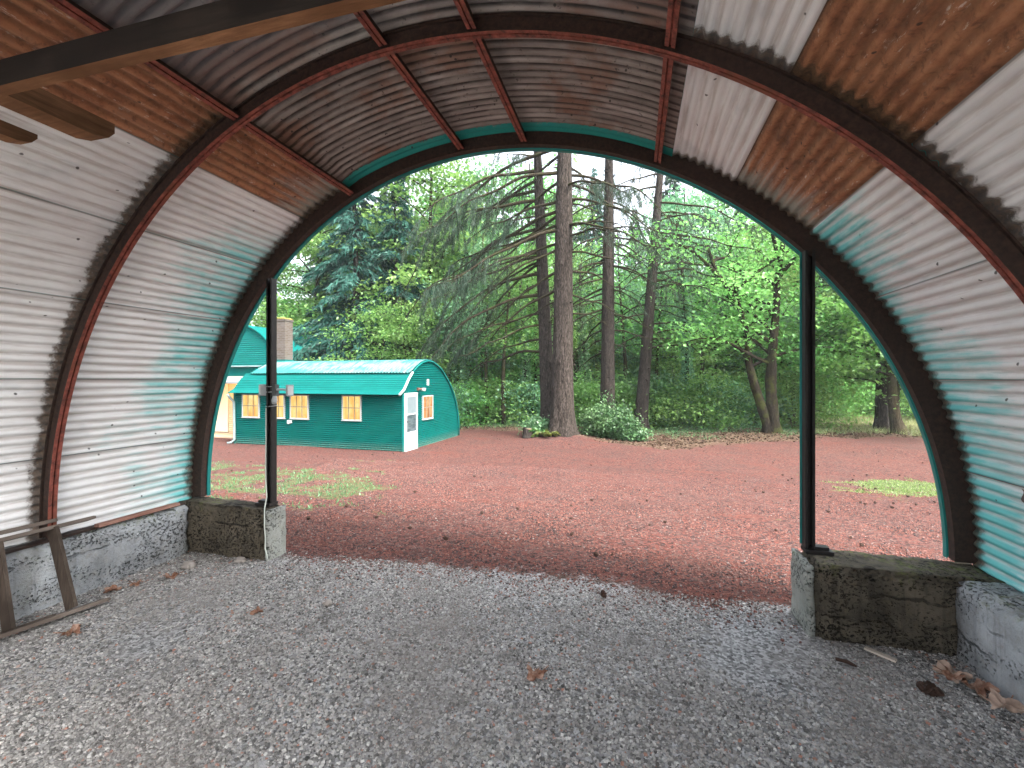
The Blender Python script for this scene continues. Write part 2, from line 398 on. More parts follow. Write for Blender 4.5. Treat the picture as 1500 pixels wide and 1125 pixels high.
# ------------------------------------------------------------------ the shelter we stand in
UC, ZC = -1.10, .538
def Rm(ph): return -.0343*np.cos(2*ph)-.0231*np.sin(2*ph)+.0134*np.cos(3*ph)-.0161*np.sin(3*ph)
def cylp(ph, r, y):
    rr = r + Rm(ph)
    return np.stack([UC+rr*np.sin(ph), y+0*ph, ZC+rr*np.cos(ph)], -1)
FOOT = R_(91.2)
hut = thing('quonset_hut', (0, 0, 0), 'open ended corrugated metal arch shelter with rust streaked lining framing the whole view', 'shelter')
HUT = lambda mb, nm, mt, sm=False, lab=None, par=None: mb.build(nm, mt, par or hut, sm, None, lab)
RIBY = [3.60, 2.375, 1.13, -.12, -1.0]  # unseen rear cut short and open for light; last bay shades the floor
def sweep(mb, prof, a0, a1, n, mats):
    ph = np.linspace(a0, a1, n); k = len(prof)
    v = np.stack([cylp(ph, rr, yy) for rr, yy in prof], 1)        # n,k,3
    for j in range(k):
        q = [(i*k+j, i*k+(j+1) % k, (i+1)*k+(j+1) % k, (i+1)*k+j) for i in range(n-1)]
        mb.add(v.reshape(-1, 3), q, mat=mats[j])
    return mb
for bi, yb in enumerate(RIBY):
    w, g = .028, .005
    prof = [(3.05, -w), (3.05, -g), (3.066, -g), (3.066, g), (3.05, g), (3.05, w), (3.058, w), (3.058, .012), (3.132, .012), (3.132, w), (3.142, w), (3.142, -w), (3.132, -w), (3.132, -.012), (3.058, -.012), (3.058, -w)]
    if bi == 0: prof = [(3.047, -.03), (3.047, .03), (3.168, .03), (3.168, .022), (3.056, .022), (3.056, -.018), (3.168, -.018), (3.168, -.03)]
    mats = [1]*len(prof)
    for j in range(5): mats[j] = 0
    if bi == 0: mats = [1]*len(prof)
    o = HUT(sweep(MB(), [(a, yb+b) for a, b in prof], -FOOT, FOOT, 97, mats), 'rib', [M['primer'], M['web']])
    if bi == 0:
        pr = [(3.036, 3.632), (3.036, 3.668), (3.213, 3.668), (3.213, 3.662), (3.042, 3.662), (3.042, 3.632)]
        HUT(sweep(MB(), pr, -FOOT, FOOT, 97, [0]*6), 'edge_trim', M['trim'], False, None, o)
# purlins
for ph in (-25.9, -5.6, 4.6, 24.9):
    for b in range(len(RIBY)-1):
        y1, y0 = RIBY[b]-.032, RIBY[b+1]+.030
        p = R_(ph); rr = 3.064+Rm(p)
        t = np.array([math.cos(p), 0, -math.sin(p)]); nr = np.array([math.sin(p), 0, math.cos(p)]); cc = np.array([UC, 0, ZC])
        mb = MB(); w, g = .027, .005
        pf = [(0, -w), (0, -g), (.012, -g), (.012, g), (0, g), (0, w), (.009, w), (.009, .010), (.062, .010), (.062, -.010), (.009, -.010), (.009, -w)]
        k = len(pf); v = []
        for yy in (y0, y1):
            for d, s_ in pf: v.append(cc+nr*(rr+d)+t*s_+np.array([0, yy, 0]))
        for j in range(k): mb.add(v, [(j, (j+1) % k, k+(j+1) % k, k+j)], mat=0 if j < 5 else 1)
        HUT(mb, 'purlin', [M['primer'], M['web']])
# corrugated lining sheets: inner face + painted outer face 2 mm away
PIT = .0676
def axial_sheet(a0, a1, y0, y1, mat, seed, lab=None):
    r = np.random.default_rng(seed)
    sg = 1 if a1 > 0 else -1
    arc0, arc1 = R_(abs(a0))*3.158, R_(abs(a1))*3.158+.05
    na = int((arc1-arc0)/PIT*8)+1; ny = 9
    arc = np.linspace(arc0, arc1, na); yy = np.linspace(y0, y1, ny)
    A, Y = np.meshgrid(arc, yy, indexing='ij')
    ph = sg*A/3.158; c = np.cos(2*np.pi*A/PIT)
    lap = .006*smooth(arc1-.10, arc1, A)-.004*smooth(arc0+.06, arc0, A)
    dent = .006*vnoise((A+seed).ravel(), Y.ravel(), .9, seed % 9, 2).reshape(A.shape)
    def pts(off):
        rr = 3.159+.0105*c+lap+dent+off+Rm(ph)
        return np.stack([UC+rr*np.sin(ph), Y, ZC+rr*np.cos(ph)], -1).reshape(-1, 3)
    mb = MB(); q = sheet_q(na, ny)
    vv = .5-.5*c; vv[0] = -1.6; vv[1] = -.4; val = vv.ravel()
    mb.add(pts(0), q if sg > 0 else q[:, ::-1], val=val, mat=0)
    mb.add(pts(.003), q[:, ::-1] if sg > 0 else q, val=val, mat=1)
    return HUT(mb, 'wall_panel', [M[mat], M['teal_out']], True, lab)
BR = [25.5, 35.4, 46.7, 58.0, 69.4, 80.4, 91.6]
BAYS = [(2.36, 3.585), (1.12, 2.385), (-.13, 1.14), (-1.04, -.11)]
for b, (y0, y1) in enumerate(BAYS):
    for sgn in (-1, 1):
        for k in range(6):
            m = 'white'
            if (sgn < 0 and k == 0) or (sgn > 0 and k == 1): m = 'rust'
            if b == 3 and k == 3: m = 'rust'
            axial_sheet(sgn*BR[k], sgn*BR[k+1], y0 + .004*k, y1, m, 100*b+10*k+sgn+3, 'rusty orange corrugated panel' if m == 'rust' else None)
def round_sheet(y0, y1, seed, dr):
    ny = int((y1-y0)/PIT*8)+1; na = 60
    yy = np.linspace(y0, y1, ny); an = np.radians(np.linspace(-27.2, 26.4, na))
    P, Y = np.meshgrid(an, yy, indexing='ij')
    c = np.cos(2*np.pi*(Y-3.592)/PIT)
    edge = smooth(np.radians(25.0), np.radians(23.2), P)*smooth(np.radians(-25.2), np.radians(-23.4), P)
    lap = .007*smooth(y0+.1, y0, Y)
    mb = MB(); q = sheet_q(na, ny)
    for off, fl, mt in ((0, False, 0), (.003, True, 1)):
        rr = 3.140+(.012+.0105*c+.004*np.sin(P*9+seed))*edge+Rm(P)+dr+lap+off
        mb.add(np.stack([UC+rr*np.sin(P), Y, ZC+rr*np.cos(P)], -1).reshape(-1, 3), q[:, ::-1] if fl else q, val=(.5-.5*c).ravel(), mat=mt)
    return HUT(mb, 'roof_panel', [M['grey'], M['teal_out']], True, 'dark stained curved sheet' if seed < 2 else None)
for i, (a, b) in enumerate([(2.80, 3.592), (1.92, 2.86), (1.04, 1.98), (.16, 1.10), (-1.04, .22)]): round_sheet(a, b, i, .002*(i % 2))

# foundations
def rough_box(lo, hi, res=.035, amp=.010, seed=0, round_=.018):
    lo, hi = np.array(lo, float), np.array(hi, float); d = hi-lo
    nn = np.maximum(2, np.round(d/res).astype(int)+1)
    idx = {}; V = []; Q = []
    def vid(i, j, k):
        key = (i, j, k)
        if key not in idx: idx[key] = len(V); V.append(lo + d*np.array([i/(nn[0]-1), j/(nn[1]-1), k/(nn[2]-1)]))
        return idx[key]
    a, b, c = nn-1
    for i in range(a):
        for j in range(b):
            Q.append((vid(i,j,0), vid(i,j+1,0), vid(i+1,j+1,0), vid(i+1,j,0))); Q.append((vid(i,j,c), vid(i+1,j,c), vid(i+1,j+1,c), vid(i,j+1,c)))
    for i in range(a):
        for k in range(c):
            Q.append((vid(i,0,k), vid(i+1,0,k), vid(i+1,0,k+1), vid(i,0,k+1))); Q.append((vid(i,b,k), vid(i,b,k+1), vid(i+1,b,k+1), vid(i+1,b,k)))
    for j in range(b):
        for k in range(c):
            Q.append((vid(0,j,k), vid(0,j,k+1), vid(0,j+1,k+1), vid(0,j+1,k))); Q.append((vid(a,j,k), vid(a,j+1,k), vid(a,j+1,k+1), vid(a,j,k+1)))
    V = np.array(V)
    ctr = (lo+hi)/2
    e = np.stack([np.minimum(V[:, i]-lo[i], hi[i]-V[:, i]) for i in range(3)], 1)
    near = (e < .012).sum(1)
    V = V - (near >= 2)[:, None]*np.sign(V-ctr)*(e < .012)*round_*(.4+.9*rng.random((len(V), 1)))
    for i, p in enumerate(V):
        nv = noise.noise_vector(Vector(p*4.0)+Vector((seed, 0, 0))); n2 = noise.noise_vector(Vector(p*16)+Vector((seed, 3, 0)))
        V[i] = p + np.array(nv)*amp + np.array(n2)*amp*.45
    return MB().add(V, Q)
HUT(rough_box((-4.36, -1.1, -.35), (-4.09, 3.40, .46), .045, .016, 1, .025), 'foundation_wall', M['conc'], True)
HUT(rough_box((1.85, -1.1, -.35), (2.13, 3.335, .46), .045, .016, 2, .025), 'foundation_wall', M['conc'], True)
HUT(rough_box((-4.36, 3.402, -.6), (-3.25, 3.64, .462), .03, .020, 3, .03), 'front_wall', M['concd'], True, 'mossy stub of concrete wall')
HUT(rough_box((1.12, 3.295, -.6), (2.13, 3.64, .462), .03, .020, 4, .03), 'front_wall', M['concd'], True, 'stained brown stub of concrete wall')
HUT(rough_box((-3.249, 3.405, -.6), (-3.20, 3.636, .455), .03, .006, 5, .008), 'wall_end', M['conce'], True)
HUT(rough_box((1.072, 3.30, -.6), (1.119, 3.636, .455), .03, .006, 6, .008), 'wall_end', M['conce'], True)
# door posts: folded steel channel
def post(px, ztop, side):
    mb = MB(); y0 = 3.535; w = .030
    for a, b, c, d in ((-w, -w+.006, 0, .055), (w-.006, w, 0, .055), (-w, w, .0555, .062), (-w, -w+.017, -.004, -.0005), (w-.017, w, -.004, -.0005)):
        mb.box((px+a, y0+c, .462), (px+b, y0+d, ztop))
    o = HUT(mb, 'post', M['black'])
    b = MB()
    x0, x1 = (px-.13, px+.035) if side < 0 else (px-.035, px+.13)
    b.box((x0, 3.50, .464), (x1, 3.61, .488)).box((x0+(.02 if side < 0 else .06), 3.52, .489), (x1-(.06 if side < 0 else .02), 3.58, .51))
    HUT(b, 'base_plate', M['black'], par=o)
    HUT(MB().box((px-w-.012, 3.598, .50), (px-w+.002, 3.605, ztop)), 'trim_strip', M['trim'], par=o)
post(-3.31, 2.60, -1); post(1.165, 2.535, 1)
# sill ledger along the wall heads
for xx in (-4.19,):
    HUT(MB().box((xx, -1., .462), (xx+.075, 3.36, .478)), 'sill', M['web'])
tag(MB().box((-4.125, 2.62, .480), (-4.07, 3.28, .503)).build('wooden_strip', wood('pinkish_strip', (.20, .095, .07), (.40, .24, .19), (8, .8, 8))), 'narrow pinkish wooden strip lying on the head of the concrete wall beside the ladder', 'wooden strip')
# piece of bare sheet patched over the foot of the wall
def patch():
    na, ny = 60, 14
    ph = np.radians(np.linspace(80.5, 89.5, na)); yy = np.linspace(2.05, 3.06, ny)
    P, Y = np.meshgrid(ph, yy, indexing='ij'); A = P*3.12
    mb = MB(); q = sheet_q(na, ny)
    for off, fl in ((0, False), (.003, True)):
        rr = 3.112+.014*np.cos(2*np.pi*A/.0845)+off+Rm(P)
        Yj = Y + .02*np.sin(P*60)*(Y > 2.9)
        mb.add(np.stack([UC+rr*np.sin(P), Yj, ZC+rr*np.cos(P)], -1).reshape(-1, 3), q[:, ::-1] if fl else q)
    m = simple('brown_bare_sheet', (.095, .07, .062), .6, .45, 9, .2, .2)
    HUT(mb, 'patch_panel', m, True, 'bare brown corrugated patch')
patch()

# ---- timber stored overhead
mb = MB().box((-3.25, 1.09, 2.694), (1.05, 1.135, 2.786))
mb.m4[0] = np.array([1, 0, 0, 0, 0, 0])  # underside toned as lit wood, other faces coloured near black for shade
bm_ = HUT(mb, 'cross_beam', [wood('shaded_side_timber', (.010, .0075, .006), (.032, .024, .018), (.8, 8, 8)), M['beam']])
def tapered(x0, x1, z0, z1, y0, y1, nm, label, cut=.05, mt=None):
    pf = [(y0, z0), (y1-cut*1.7, z0), (y1-cut*.5, z0+cut*.35), (y1, z0+cut), (y1, z1), (y0, z1)]
    k = len(pf); v = [(x0, a, b) for a, b in pf]+[(x1, a, b) for a, b in pf]
    mb = MB().add(v, [(j, (j+1) % k, k+(j+1) % k, k+j) for j in range(k)]+[(0, 1, 2, 5), (2, 3, 4, 5), (k, k+5, k+2, k+1), (k+2, k+5, k+4, k+3)])
    mb.m4[0] = np.array([1, 1, 1, 0, 0, 0, 0, 0, 0, 0]); mb.m4[0][3] = 2; mb.m4[0][1] = mb.m4[0][2] = 1
    o = mb.build(nm, [M['board'], M['beam'], mt or DK]); return tag(o, label, 'timber')
DK = wood('dark_side_timber', (.022, .015, .011), (.06, .042, .03), (8, .8, 8))
tapered(-2.55, -2.43, 2.79, 2.885, -.3, 1.63, 'timber_board', 'long brown board with a cut off tip resting on the overhead beam')
tapered(-2.92, -2.84, 2.79, 2.855, -.3, 1.56, 'timber_board', 'shorter grey board with a rounded tip on the overhead beam by the white wall', .045, M['oldwood'])
# ---- wooden step ladder lying on its side
lad = thing('wooden_ladder', (-3.9, 2.2, 0), 'old grey wooden step ladder lying on its side against the concrete wall', 'ladder')
def rail(a, b, wd, th, mat, nm):
    a, b = np.array(a, float), np.array(b, float); t = (b-a)/np.linalg.norm(b-a)
    up = np.array([.30, 0, -.95]); up -= t*np.dot(up, t); up /= np.linalg.norm(up); sd = np.cross(t, up)
    v = [p+up*su*th/2+sd*ss*wd/2 for p in (a, b) for su, ss in ((-1,-1),(1,-1),(1,1),(-1,1))]
    # rounded tip
    v2 = [b+t*wd*.35+up*su*th*.32+sd*ss*wd*.25 for su, ss in ((-1,-1),(1,-1),(1,1),(-1,1))]
    mb = MB().add(v+v2, [(0,1,5,4),(1,2,6,5),(2,3,7,6),(3,0,4,7),(4,5,9,8),(5,6,10,9),(6,7,11,10),(7,4,8,11),(0,3,2,1),(8,9,10,11)])
    return mb.build(nm, mat, lad, False, (-3.9, 2.2, 0))
rail((-4.02, 1.1, .035), (-3.735, 2.44, .035), .075, .026, M['oldwood'], 'rail')
rail((-4.03, 1.1, .60), (-4.055, 2.55, .575), .075, .026, M['oldwood'], 'rail')
rail((-4.10, 1.1, .635), (-4.12, 2.36, .610), .04, .026, M['oldwood'], 'rail')
rail((-4.07, 1.1, .022), (-3.86, 2.20, .022), .045, .022, M['oldwood'], 'rail')
for yb, xb in ((2.27, -3.80), (1.97, -3.86), (1.66, -3.925), (1.35, -3.99)):
    a = np.array([xb+.01, yb, .05]); b = np.array([-4.04, yb+.035, .575]); t = (b-a)/np.linalg.norm(b-a)
    pl = np.cross(t, [0, 1, 0]); pl /= np.linalg.norm(pl); ny_ = np.cross(t, pl)
    v = [p+pl*s1*.050+ny_*s2*.011 for p in (a, b) for s1, s2 in ((-1,-1),(1,-1),(1,1),(-1,1))]
    MB().add(v, [(0,1,5,4),(1,2,6,5),(2,3,7,6),(3,0,4,7),(0,3,2,1),(4,5,6,7)]).build('step', M['oldwood_v'], lad, False, (-3.9, 2.2, 0))
# ---- flood light strapped to the post, its cable
fl = thing('security_light', (-3.31, 3.55, 1.50), 'grey twin headed security light strapped with wire to the dark steel post', 'security light')
lm = simple('grey_cast_metal', (.34, .36, .36), .5, .15, 10, .05); FO = (-3.31, 3.55, 1.50)
MB().box((-3.275, 3.53, 1.49), (-3.235, 3.575, 1.60)).build('mount_box', simple('dark_plastic', (.06, .065, .065), .5), fl, False, FO)
def head(cx, cz, w, h, rz):
    ca, sa = math.cos(rz), math.sin(rz)
    Mx = lambda v: np.stack([cx+v[:, 0]*ca-v[:, 1]*sa, 3.54+v[:, 0]*sa+v[:, 1]*ca, cz+v[:, 2]], 1)
    mb = MB().box((-w/2, -.035, -h/2), (w/2, .03, h/2), 0, Mx)
    o = mb.build('lamp_head', lm, fl, False, FO)
    MB().box((-w/2*.8, -.0385, -h/2*.8), (w/2*.8, -.0355, h/2*.8), 0, Mx).build('lens', simple('frosted_lens', (.55, .58, .58), .3, .05), o, False, FO)
head(-3.085, 1.545, .055, .105, .9); head(-3.375, 1.548, .05, .105, -.5)
MB().tube([(-3.24, 3.55, 1.55), (-3.18, 3.55, 1.555), (-3.10, 3.545, 1.548)], .010, 8).build('arm', lm, fl, False, FO)
MB().tube([(-3.25, 3.54, 1.49), (-3.245, 3.53, 1.45), (-3.235, 3.515, 1.425)], [.018, .026, .020], 10).build('motion_sensor', lm, fl, False, FO)
for z in (1.535, 1.585, 1.40):
    pts = [(-3.31+.046*math.cos(t), 3.565+.05*math.sin(t), z+.006*math.sin(t)) for t in np.linspace(0, 2*math.pi, 25)]
    MB().tube(pts, .0032, 5).build('strap', lm, fl, False, FO)
cab = MB().tube([(-3.335, 3.524, 1.38), (-3.335, 3.524, 1.1), (-3.335, 3.520, .85), (-3.320, 3.505, .70), (-3.285, 3.48, .56), (-3.262, 3.43, .47), (-3.225, 3.390, .40), (-3.228, 3.394, .30), (-3.216, 3.391, .22), (-3.222, 3.394, .12), (-3.200, 3.39, .07), (-3.19, 3.388, .03)], .0055, 6).build('power_cable', simple('pale_cable', (.50, .53, .47), .5, .1), None, True)
tag(cab, 'thin pale power cable hanging down the post and over the mossy concrete stub', 'cable')
# ------------------------------------------------------------------ green hut
def teal_mat(name, a, b, fade=0.):
    n = NT(name); c = n.co(); f = n.noise(n.co((.5, .5, 2)), 2.2, 6, .65); g = n.noise(c, 16, 5, .7)
    col = n.ramp(f, [(.25, a), (.75, b)])
    col = n.mix(n.math('MULTIPLY', n.ss(g, .58, .74), .35), col, tuple(x*1.5 for x in b))
    if fade: col = n.mix(n.math('MULTIPLY', n.ss(n.math('ADD', n.math('MULTIPLY', n.noise(n.co((8, .9, .9)), 1.6, 5, .75), .6), n.math('MULTIPLY', n.noise(n.co((.3, 1, 1)), 1.2, 2), .4)), .44, .60), fade), col, (.19, .215, .21))
    d = n.ss(n.xyz()['Z'], .35, .0)
    col = n.mix(n.math('MULTIPLY', d, n.ss(g, .35, .6)), col, (.05, .10, .08))
    return n.pbr(col, .85, n.bump(g, .12, .004), 0, .03)
M['teal'] = teal_mat('teal_painted_sheet', (.0008, .060, .053), (.0012, .088, .079))
M['tealr'] = teal_mat('teal_roof_sheet', (.004, .088, .080), (.006, .120, .108), .0)
M['tealtop'] = teal_mat('faded_teal_sheet', (.012, .105, .098), (.035, .14, .13), .6)
M['whitep'] = simple('white_paint', (.40, .42, .42), .6, .06, 8, .05)
def lit_glass(name, c1, c2, c3, st):
    n = NT(name); f = n.noise(n.co((3.2, 3.2, .7)), 1.9, 2, .4); g = n.noise(n.co((2, 2, 5)), 1.3, 3)
    col = n.ramp(f, [(.32, c1), (.5, c2), (.68, c3)])
    col = n.mix(n.math('MULTIPLY', n.ss(g, .5, .62), .4), col, c1)
    e = n.n('ShaderNodeEmission', Strength=st); n.put(e.inputs['Color'], col)
    gl = n.n('ShaderNodeBsdfGlossy', Roughness=.05); mx = n.n('ShaderNodeMixShader', Fac=.08)
    n.put(mx.inputs[1], e.outputs[0]); n.put(mx.inputs[2], gl.outputs[0]); n.t.links.new(mx.outputs[0], n.out.inputs[0])
    return n.m
M['framep'] = simple('grey_white_frame_paint', (.26, .275, .27), .6, .1, 8, .05)
M['bar'] = simple('dull_bar_paint', (.14, .115, .085), .6, .1, 8, .05)
M['pane'] = lit_glass('lamp_lit_window', (.92, .44, .10), (1, .70, .22), (1, .83, .37), .17)
M['pane2'] = lit_glass('lamp_lit_window_orange', (.60, .17, .06), (1, .64, .32), (.95, .36, .12), .17)
GH = (-7.35, 13.52, -.745)
gh = thing('green_hut', GH, 'teal corrugated half arch hut with lit windows and a white glazed door across the yard', 'hut', None, R_(-1.68))
B = lambda mb, nm, mt, sm=False, par=None: mb.build(nm, mt, par or gh, sm)
def prof_end():
    P = [(0, 0), (0, 1.9), (.31, 2.36), (.54, 2.57), (.92, 2.80), (1.27, 2.95), (1.7, 3.03), (2.1, 3.01), (2.52, 2.88), (2.85, 2.74), (3.13, 2.55), (3.50, 2.28), (3.77, 2.03), (4.05, 1.70), (4.25, 1.37), (4.42, .95), (4.52, .5), (4.54, 0)]
    return np.array(P)
PE = prof_end(); LEN = 7.05
def corr_wall_long():
    z = np.arange(-.06, 1.93, .0088); x = np.linspace(-LEN, 0, 30); Z, X = np.meshgrid(z, x, indexing='ij')
    Y = .017*np.cos(2*np.pi*Z/.0705)+.020*vnoise(X.ravel(), Z.ravel(), .8, 4, 3).reshape(X.shape)
    return MB().add(np.stack([X, Y, Z], -1).reshape(-1, 3), sheet_q(len(z), len(x))[:, ::-1])
B(corr_wall_long(), 'side_wall', M['teal'], True)
def end_wall(x0, flip):
    z = np.arange(-.06, 3.02, .0088); n_ = 14
    lo = np.interp(z, PE[1:7, 1], PE[1:7, 0]); lo[z < 1.9] = 0
    hi = np.interp(-z, -PE[6:, 1], PE[6:, 0]); hi[z < 0] = 4.54
    T = lo[:, None] + (hi-lo)[:, None]*np.linspace(0, 1, n_)[None]
    Z = np.repeat(z[:, None], n_, 1)
    X = x0 + .016*np.cos(2*np.pi*Z/.066)+.016*vnoise(T.ravel(), Z.ravel(), .9, 6, 3).reshape(T.shape)
    q = sheet_q(len(z), n_)
    return MB().add(np.stack([X, T, Z], -1).reshape(-1, 3), q if flip else q[:, ::-1])
B(end_wall(0, False), 'end_wall', M['tealr'] if False else M['teal'], True); B(end_wall(-LEN, True), 'end_wall', M['teal'], True)
def strip(P, x0, x1, along, amp, pit, off=0., nx=12):
    P = np.array(P, float); d = np.r_[0, np.cumsum(np.hypot(*np.diff(P, axis=0).T))]
    res = pit/8 if along == 'x' else .06
    s_ = np.arange(0, d[-1]+1e-6, res); py, pz = np.interp(s_, d, P[:, 0]), np.interp(s_, d, P[:, 1])
    ty, tz = np.gradient(py), np.gradient(pz); l = np.hypot(ty, tz); ny_, nz_ = -tz/l, ty/l
    xs = np.linspace(x0, x1, nx) if along == 'x' else np.arange(x0, x1, pit/6)
    Sg, X = np.meshgrid(np.arange(len(s_)), xs, indexing='ij')
    h = off + (amp*np.cos(2*np.pi*s_/pit)[Sg] if along == 'x' else amp*np.cos(2*np.pi*X/pit))
    h = h + .012*vnoise(X.ravel()*.7, py[Sg].ravel(), 1., 9, 2).reshape(X.shape)
    mb = MB(); q = sheet_q(len(s_), len(xs))
    for dd, fl in ((0, True), (-.006, False)):
        mb.add(np.stack([X, py[Sg]+ny_[Sg]*(h+dd), pz[Sg]+nz_[Sg]*(h+dd)], -1).reshape(-1, 3), q if not fl else q[:, ::-1])
    return mb
B(strip([(-.30, 1.87), (-.02, 2.02), (.31, 2.39), (.54, 2.60)], -LEN-.05, .05, 'x', .014, .085, .014), 'roof', M['tealr'], True)
B(strip([(.44, 2.575), (.92, 2.82), (1.27, 2.97), (1.7, 3.05), (2.1, 3.035), (2.55, 2.90)], -LEN+.25, .03, 'y', .020, .12, .05), 'ridge_roof', M['tealtop'], True)
B(strip([(2.5, 2.92)]+[(a+.02, b) for a, b in PE[9:]], -LEN-.05, .05, 'x', .010, .085, .02), 'roof', M['tealr'], True)
arcp = [(.045, a, b+.03) for a, b in PE[3:]]
B(MB().tube(arcp, .035, 6), 'gable_trim', M['tealr'], True)
B(MB().tube([(.06, -.31, 1.885), (.06, -.02, 2.045), (.06, .31, 2.42), (.06, .56, 2.63)], .045, 6), 'flashing', simple('white_flashing', (.28, .36, .35), .5, .3, 6), True)
B(MB().box((-.02, -.03, -.05), (.03, .05, 1.9)), 'corner_board', M['tealr'])
B(MB().box((-LEN-.04, -.03, -.05), (-LEN+.04, .05, 1.9)), 'corner_board', M['tealr'])
def window(a0, a1, z0, z1, face, pm, cols=3):
    """face 'long': a is local x, glass looks to -y; face 'end': a is local y, glass looks to +x"""
    if face == 'long': T = lambda v: v
    else: T = lambda v: np.stack([-v[:, 1], v[:, 0], v[:, 2]], 1)
    w = .034
    mb = MB()
    for (p, q) in (((a0, z0), (a0+w, z1)), ((a1-w, z0), (a1, z1)), ((a0+w, z1-w), (a1-w, z1)), ((a0+w, z0), (a1-w, z0+w))):
        mb.box((p[0], -.055, p[1]), (q[0], .01, q[1]), 0, T)
    fr = B(mb, 'window', M['framep'])
    mb = MB()
    for k in range(1, cols):
        c = a0+w+(a1-a0-2*w)*k/cols; mb.box((c-.010, -.043, z0+w), (c+.010, -.028, z1-w), 0, T)
    zc = (z0+z1)/2; mb.box((a0+w, -.0445, zc-.013), (a1-w, -.0265, zc+.013), 0, T)
    mb.build('glazing_bar', M['bar'], fr)
    MB().box((a0+w, -.027, z0+w), (a1-w, -.022, z1-w), 0, T).build('pane', pm, fr)
    MB().box((a0-.012, -.068, z0-.022), (a1+.012, .01, z0-.001), 0, T).build('sill', M['framep'], fr)
for s1, s0 in ((6.67, 5.88), (5.52, 4.74), (4.50, 3.71), (2.32, 1.56)):
    window(-s1, -s0, .99, 1.84, 'long', M['pane'])
window(1.32, 2.12, .95, 1.80, 'end', M['pane2'])
# white door in the end wall
dr = B(MB().box((.02, .06, .0), (.055, .88, 1.93)), 'door', M['whitep'])
mb = MB()
for lo, hi in (((.056, .06, .0), (.075, .15, 1.93)), ((.056, .79, .0), (.075, .88, 1.93)), ((.056, .15, 1.80), (.075, .79, 1.93)), ((.056, .15, .0), (.075, .79, .62)), ((.056, .15, 1.195), (.072, .79, 1.235))): mb.box(lo, hi)
mb.build('door_frame', M['whitep'], dr)
gm_ = NT('door_glass'); gmat = gm_.pbr(gm_.ramp(gm_.noise(gm_.co((1, 1, 3)), 2.5, 4), [(.35, (.03, .045, .05)), (.65, (.08, .10, .11))]), .12, None, 0, .6)
MB().box((.056, .15, .62), (.062, .79, 1.195)).build('pane', gmat, dr)
MB().box((.056, .15, 1.235), (.064, .79, 1.80)).build('pane', simple('pale_blind', (.11, .14, .15), .5, .15, 4), dr)
MB().tube([(.076, .125, .98), (.125, .125, .98), (.135, .125, .98)], [.014, .014, .03], 10).build('handle', M['black'], dr)
wl = B(MB().box((.01, .93, 2.0), (.07, 1.03, 2.10)).tube([(.07, .98, 2.05), (.15, 1.03, 2.04)], .035, 8), 'wall_lamp', simple('brown_lamp_base', (.10, .05, .035), .5))
MB().tube([(.14, 1.06, 2.04), (.19, 1.12, 2.03), (.23, 1.15, 2.02)], [.045, .06, .062], 10).build('lamp_shade', M['whitep'], wl)
B(MB().box((.0, 1.68, 2.17), (.05, 1.78, 2.40)), 'vent_cover', M['whitep'])
vb = B(MB().box((-4.60, -.07, .83), (-4.45, .02, .93)).tube([(-4.52, -.07, .88), (-4.49, -.14, .84)], .045, 8), 'outdoor_socket', simple('grey_plastic', (.5, .51, .5), .5))
B(MB().tube([(-4.52, -.02, .84), (-4.52, -.02, .02)], .010, 5), 'conduit', M['teal'])
ds = MB().tube([(-LEN-.02, -.30, 1.84), (-LEN-.02, -.2, 1.72), (-LEN+.02, -.07, 1.55), (-LEN+.05, -.06, .15), (-LEN-.05, -.12, .04), (-LEN-.13, -.22, .03)], .045, 8)
B(ds, 'downspout', simple('pale_downspout', (.16, .22, .22), .5), True)
# ------------------------------------------------------------------ porch annex with the lamp lit doorway
an = thing('porch_annex', (-17.2, 16.3, -.745), 'low teal and grey porch with a warmly lit cream door between the two huts', 'porch')
AO = (-17.2, 16.3, -.745); A = lambda mb, nm, mt, sm=False, par=None: mb.build(nm, mt, par or an, sm, AO)
z = np.arange(-.75, 1.75, .011); xx = np.linspace(-17.45, -14.6, 4); Z, X = np.meshgrid(z, xx, indexing='ij')
A(MB().add(np.stack([X, 16.3+.013*np.cos(2*np.pi*Z/.088), Z], -1).reshape(-1, 3), sheet_q(len(z), 4)[:, ::-1]), 'wall', simple('cream_corrugated_wall', (.55, .42, .26), .6, .15, 6), True)
A(MB().box((-21, 16.28, -.8), (-18.62, 16.36, 1.75)), 'wall', M['teal'])
cream = simple('cream_paint', (.68, .60, .46), .5, .06, 5)
d2 = A(MB().box((-18.6, 16.30, -.70), (-17.5, 16.345, 1.68)), 'door', cream)
MB().box((-18.45, 16.285, .42), (-17.95, 16.298, 1.52)).build('pane', lit_glass('lit_door_glass', (.45, .25, .10), (.62, .40, .18), (.75, .55, .28), .11), d2, False, AO)
MB().box((-17.7, 16.27, -.70), (-17.46, 16.299, 1.70)).build('door_frame', cream, d2, False, AO)
A(MB().box((-21, 15.0, -.95), (-15.0, 16.26, -.715)), 'doorstep', simple('porch_slab', (.35, .27, .18), .8, .2, 5))
v = [(-21.5, 14.75, 1.47), (-14.55, 14.75, 1.47), (-14.55, 16.7, 1.74), (-21.5, 16.7, 1.74)]; v += [(a, b, c+.05) for a, b, c in v]
A(MB().add(v, [(0,3,2,1),(4,5,6,7),(0,1,5,4),(1,2,6,5),(2,3,7,6),(3,0,4,7)]), 'porch_roof', simple('grey_roof_sheet', (.13, .15, .15), .6, .25, 3))
A(MB().box((-21.5, 16.72, 1.55), (-13.6, 19.4, 2.20)), 'upper_wall', M['teal'])
A(MB().box((-21.6, 16.55, 2.203), (-13.5, 19.4, 2.26)), 'upper_roof', simple('pale_roof_edge', (.17, .22, .215), .5, .3, 3))
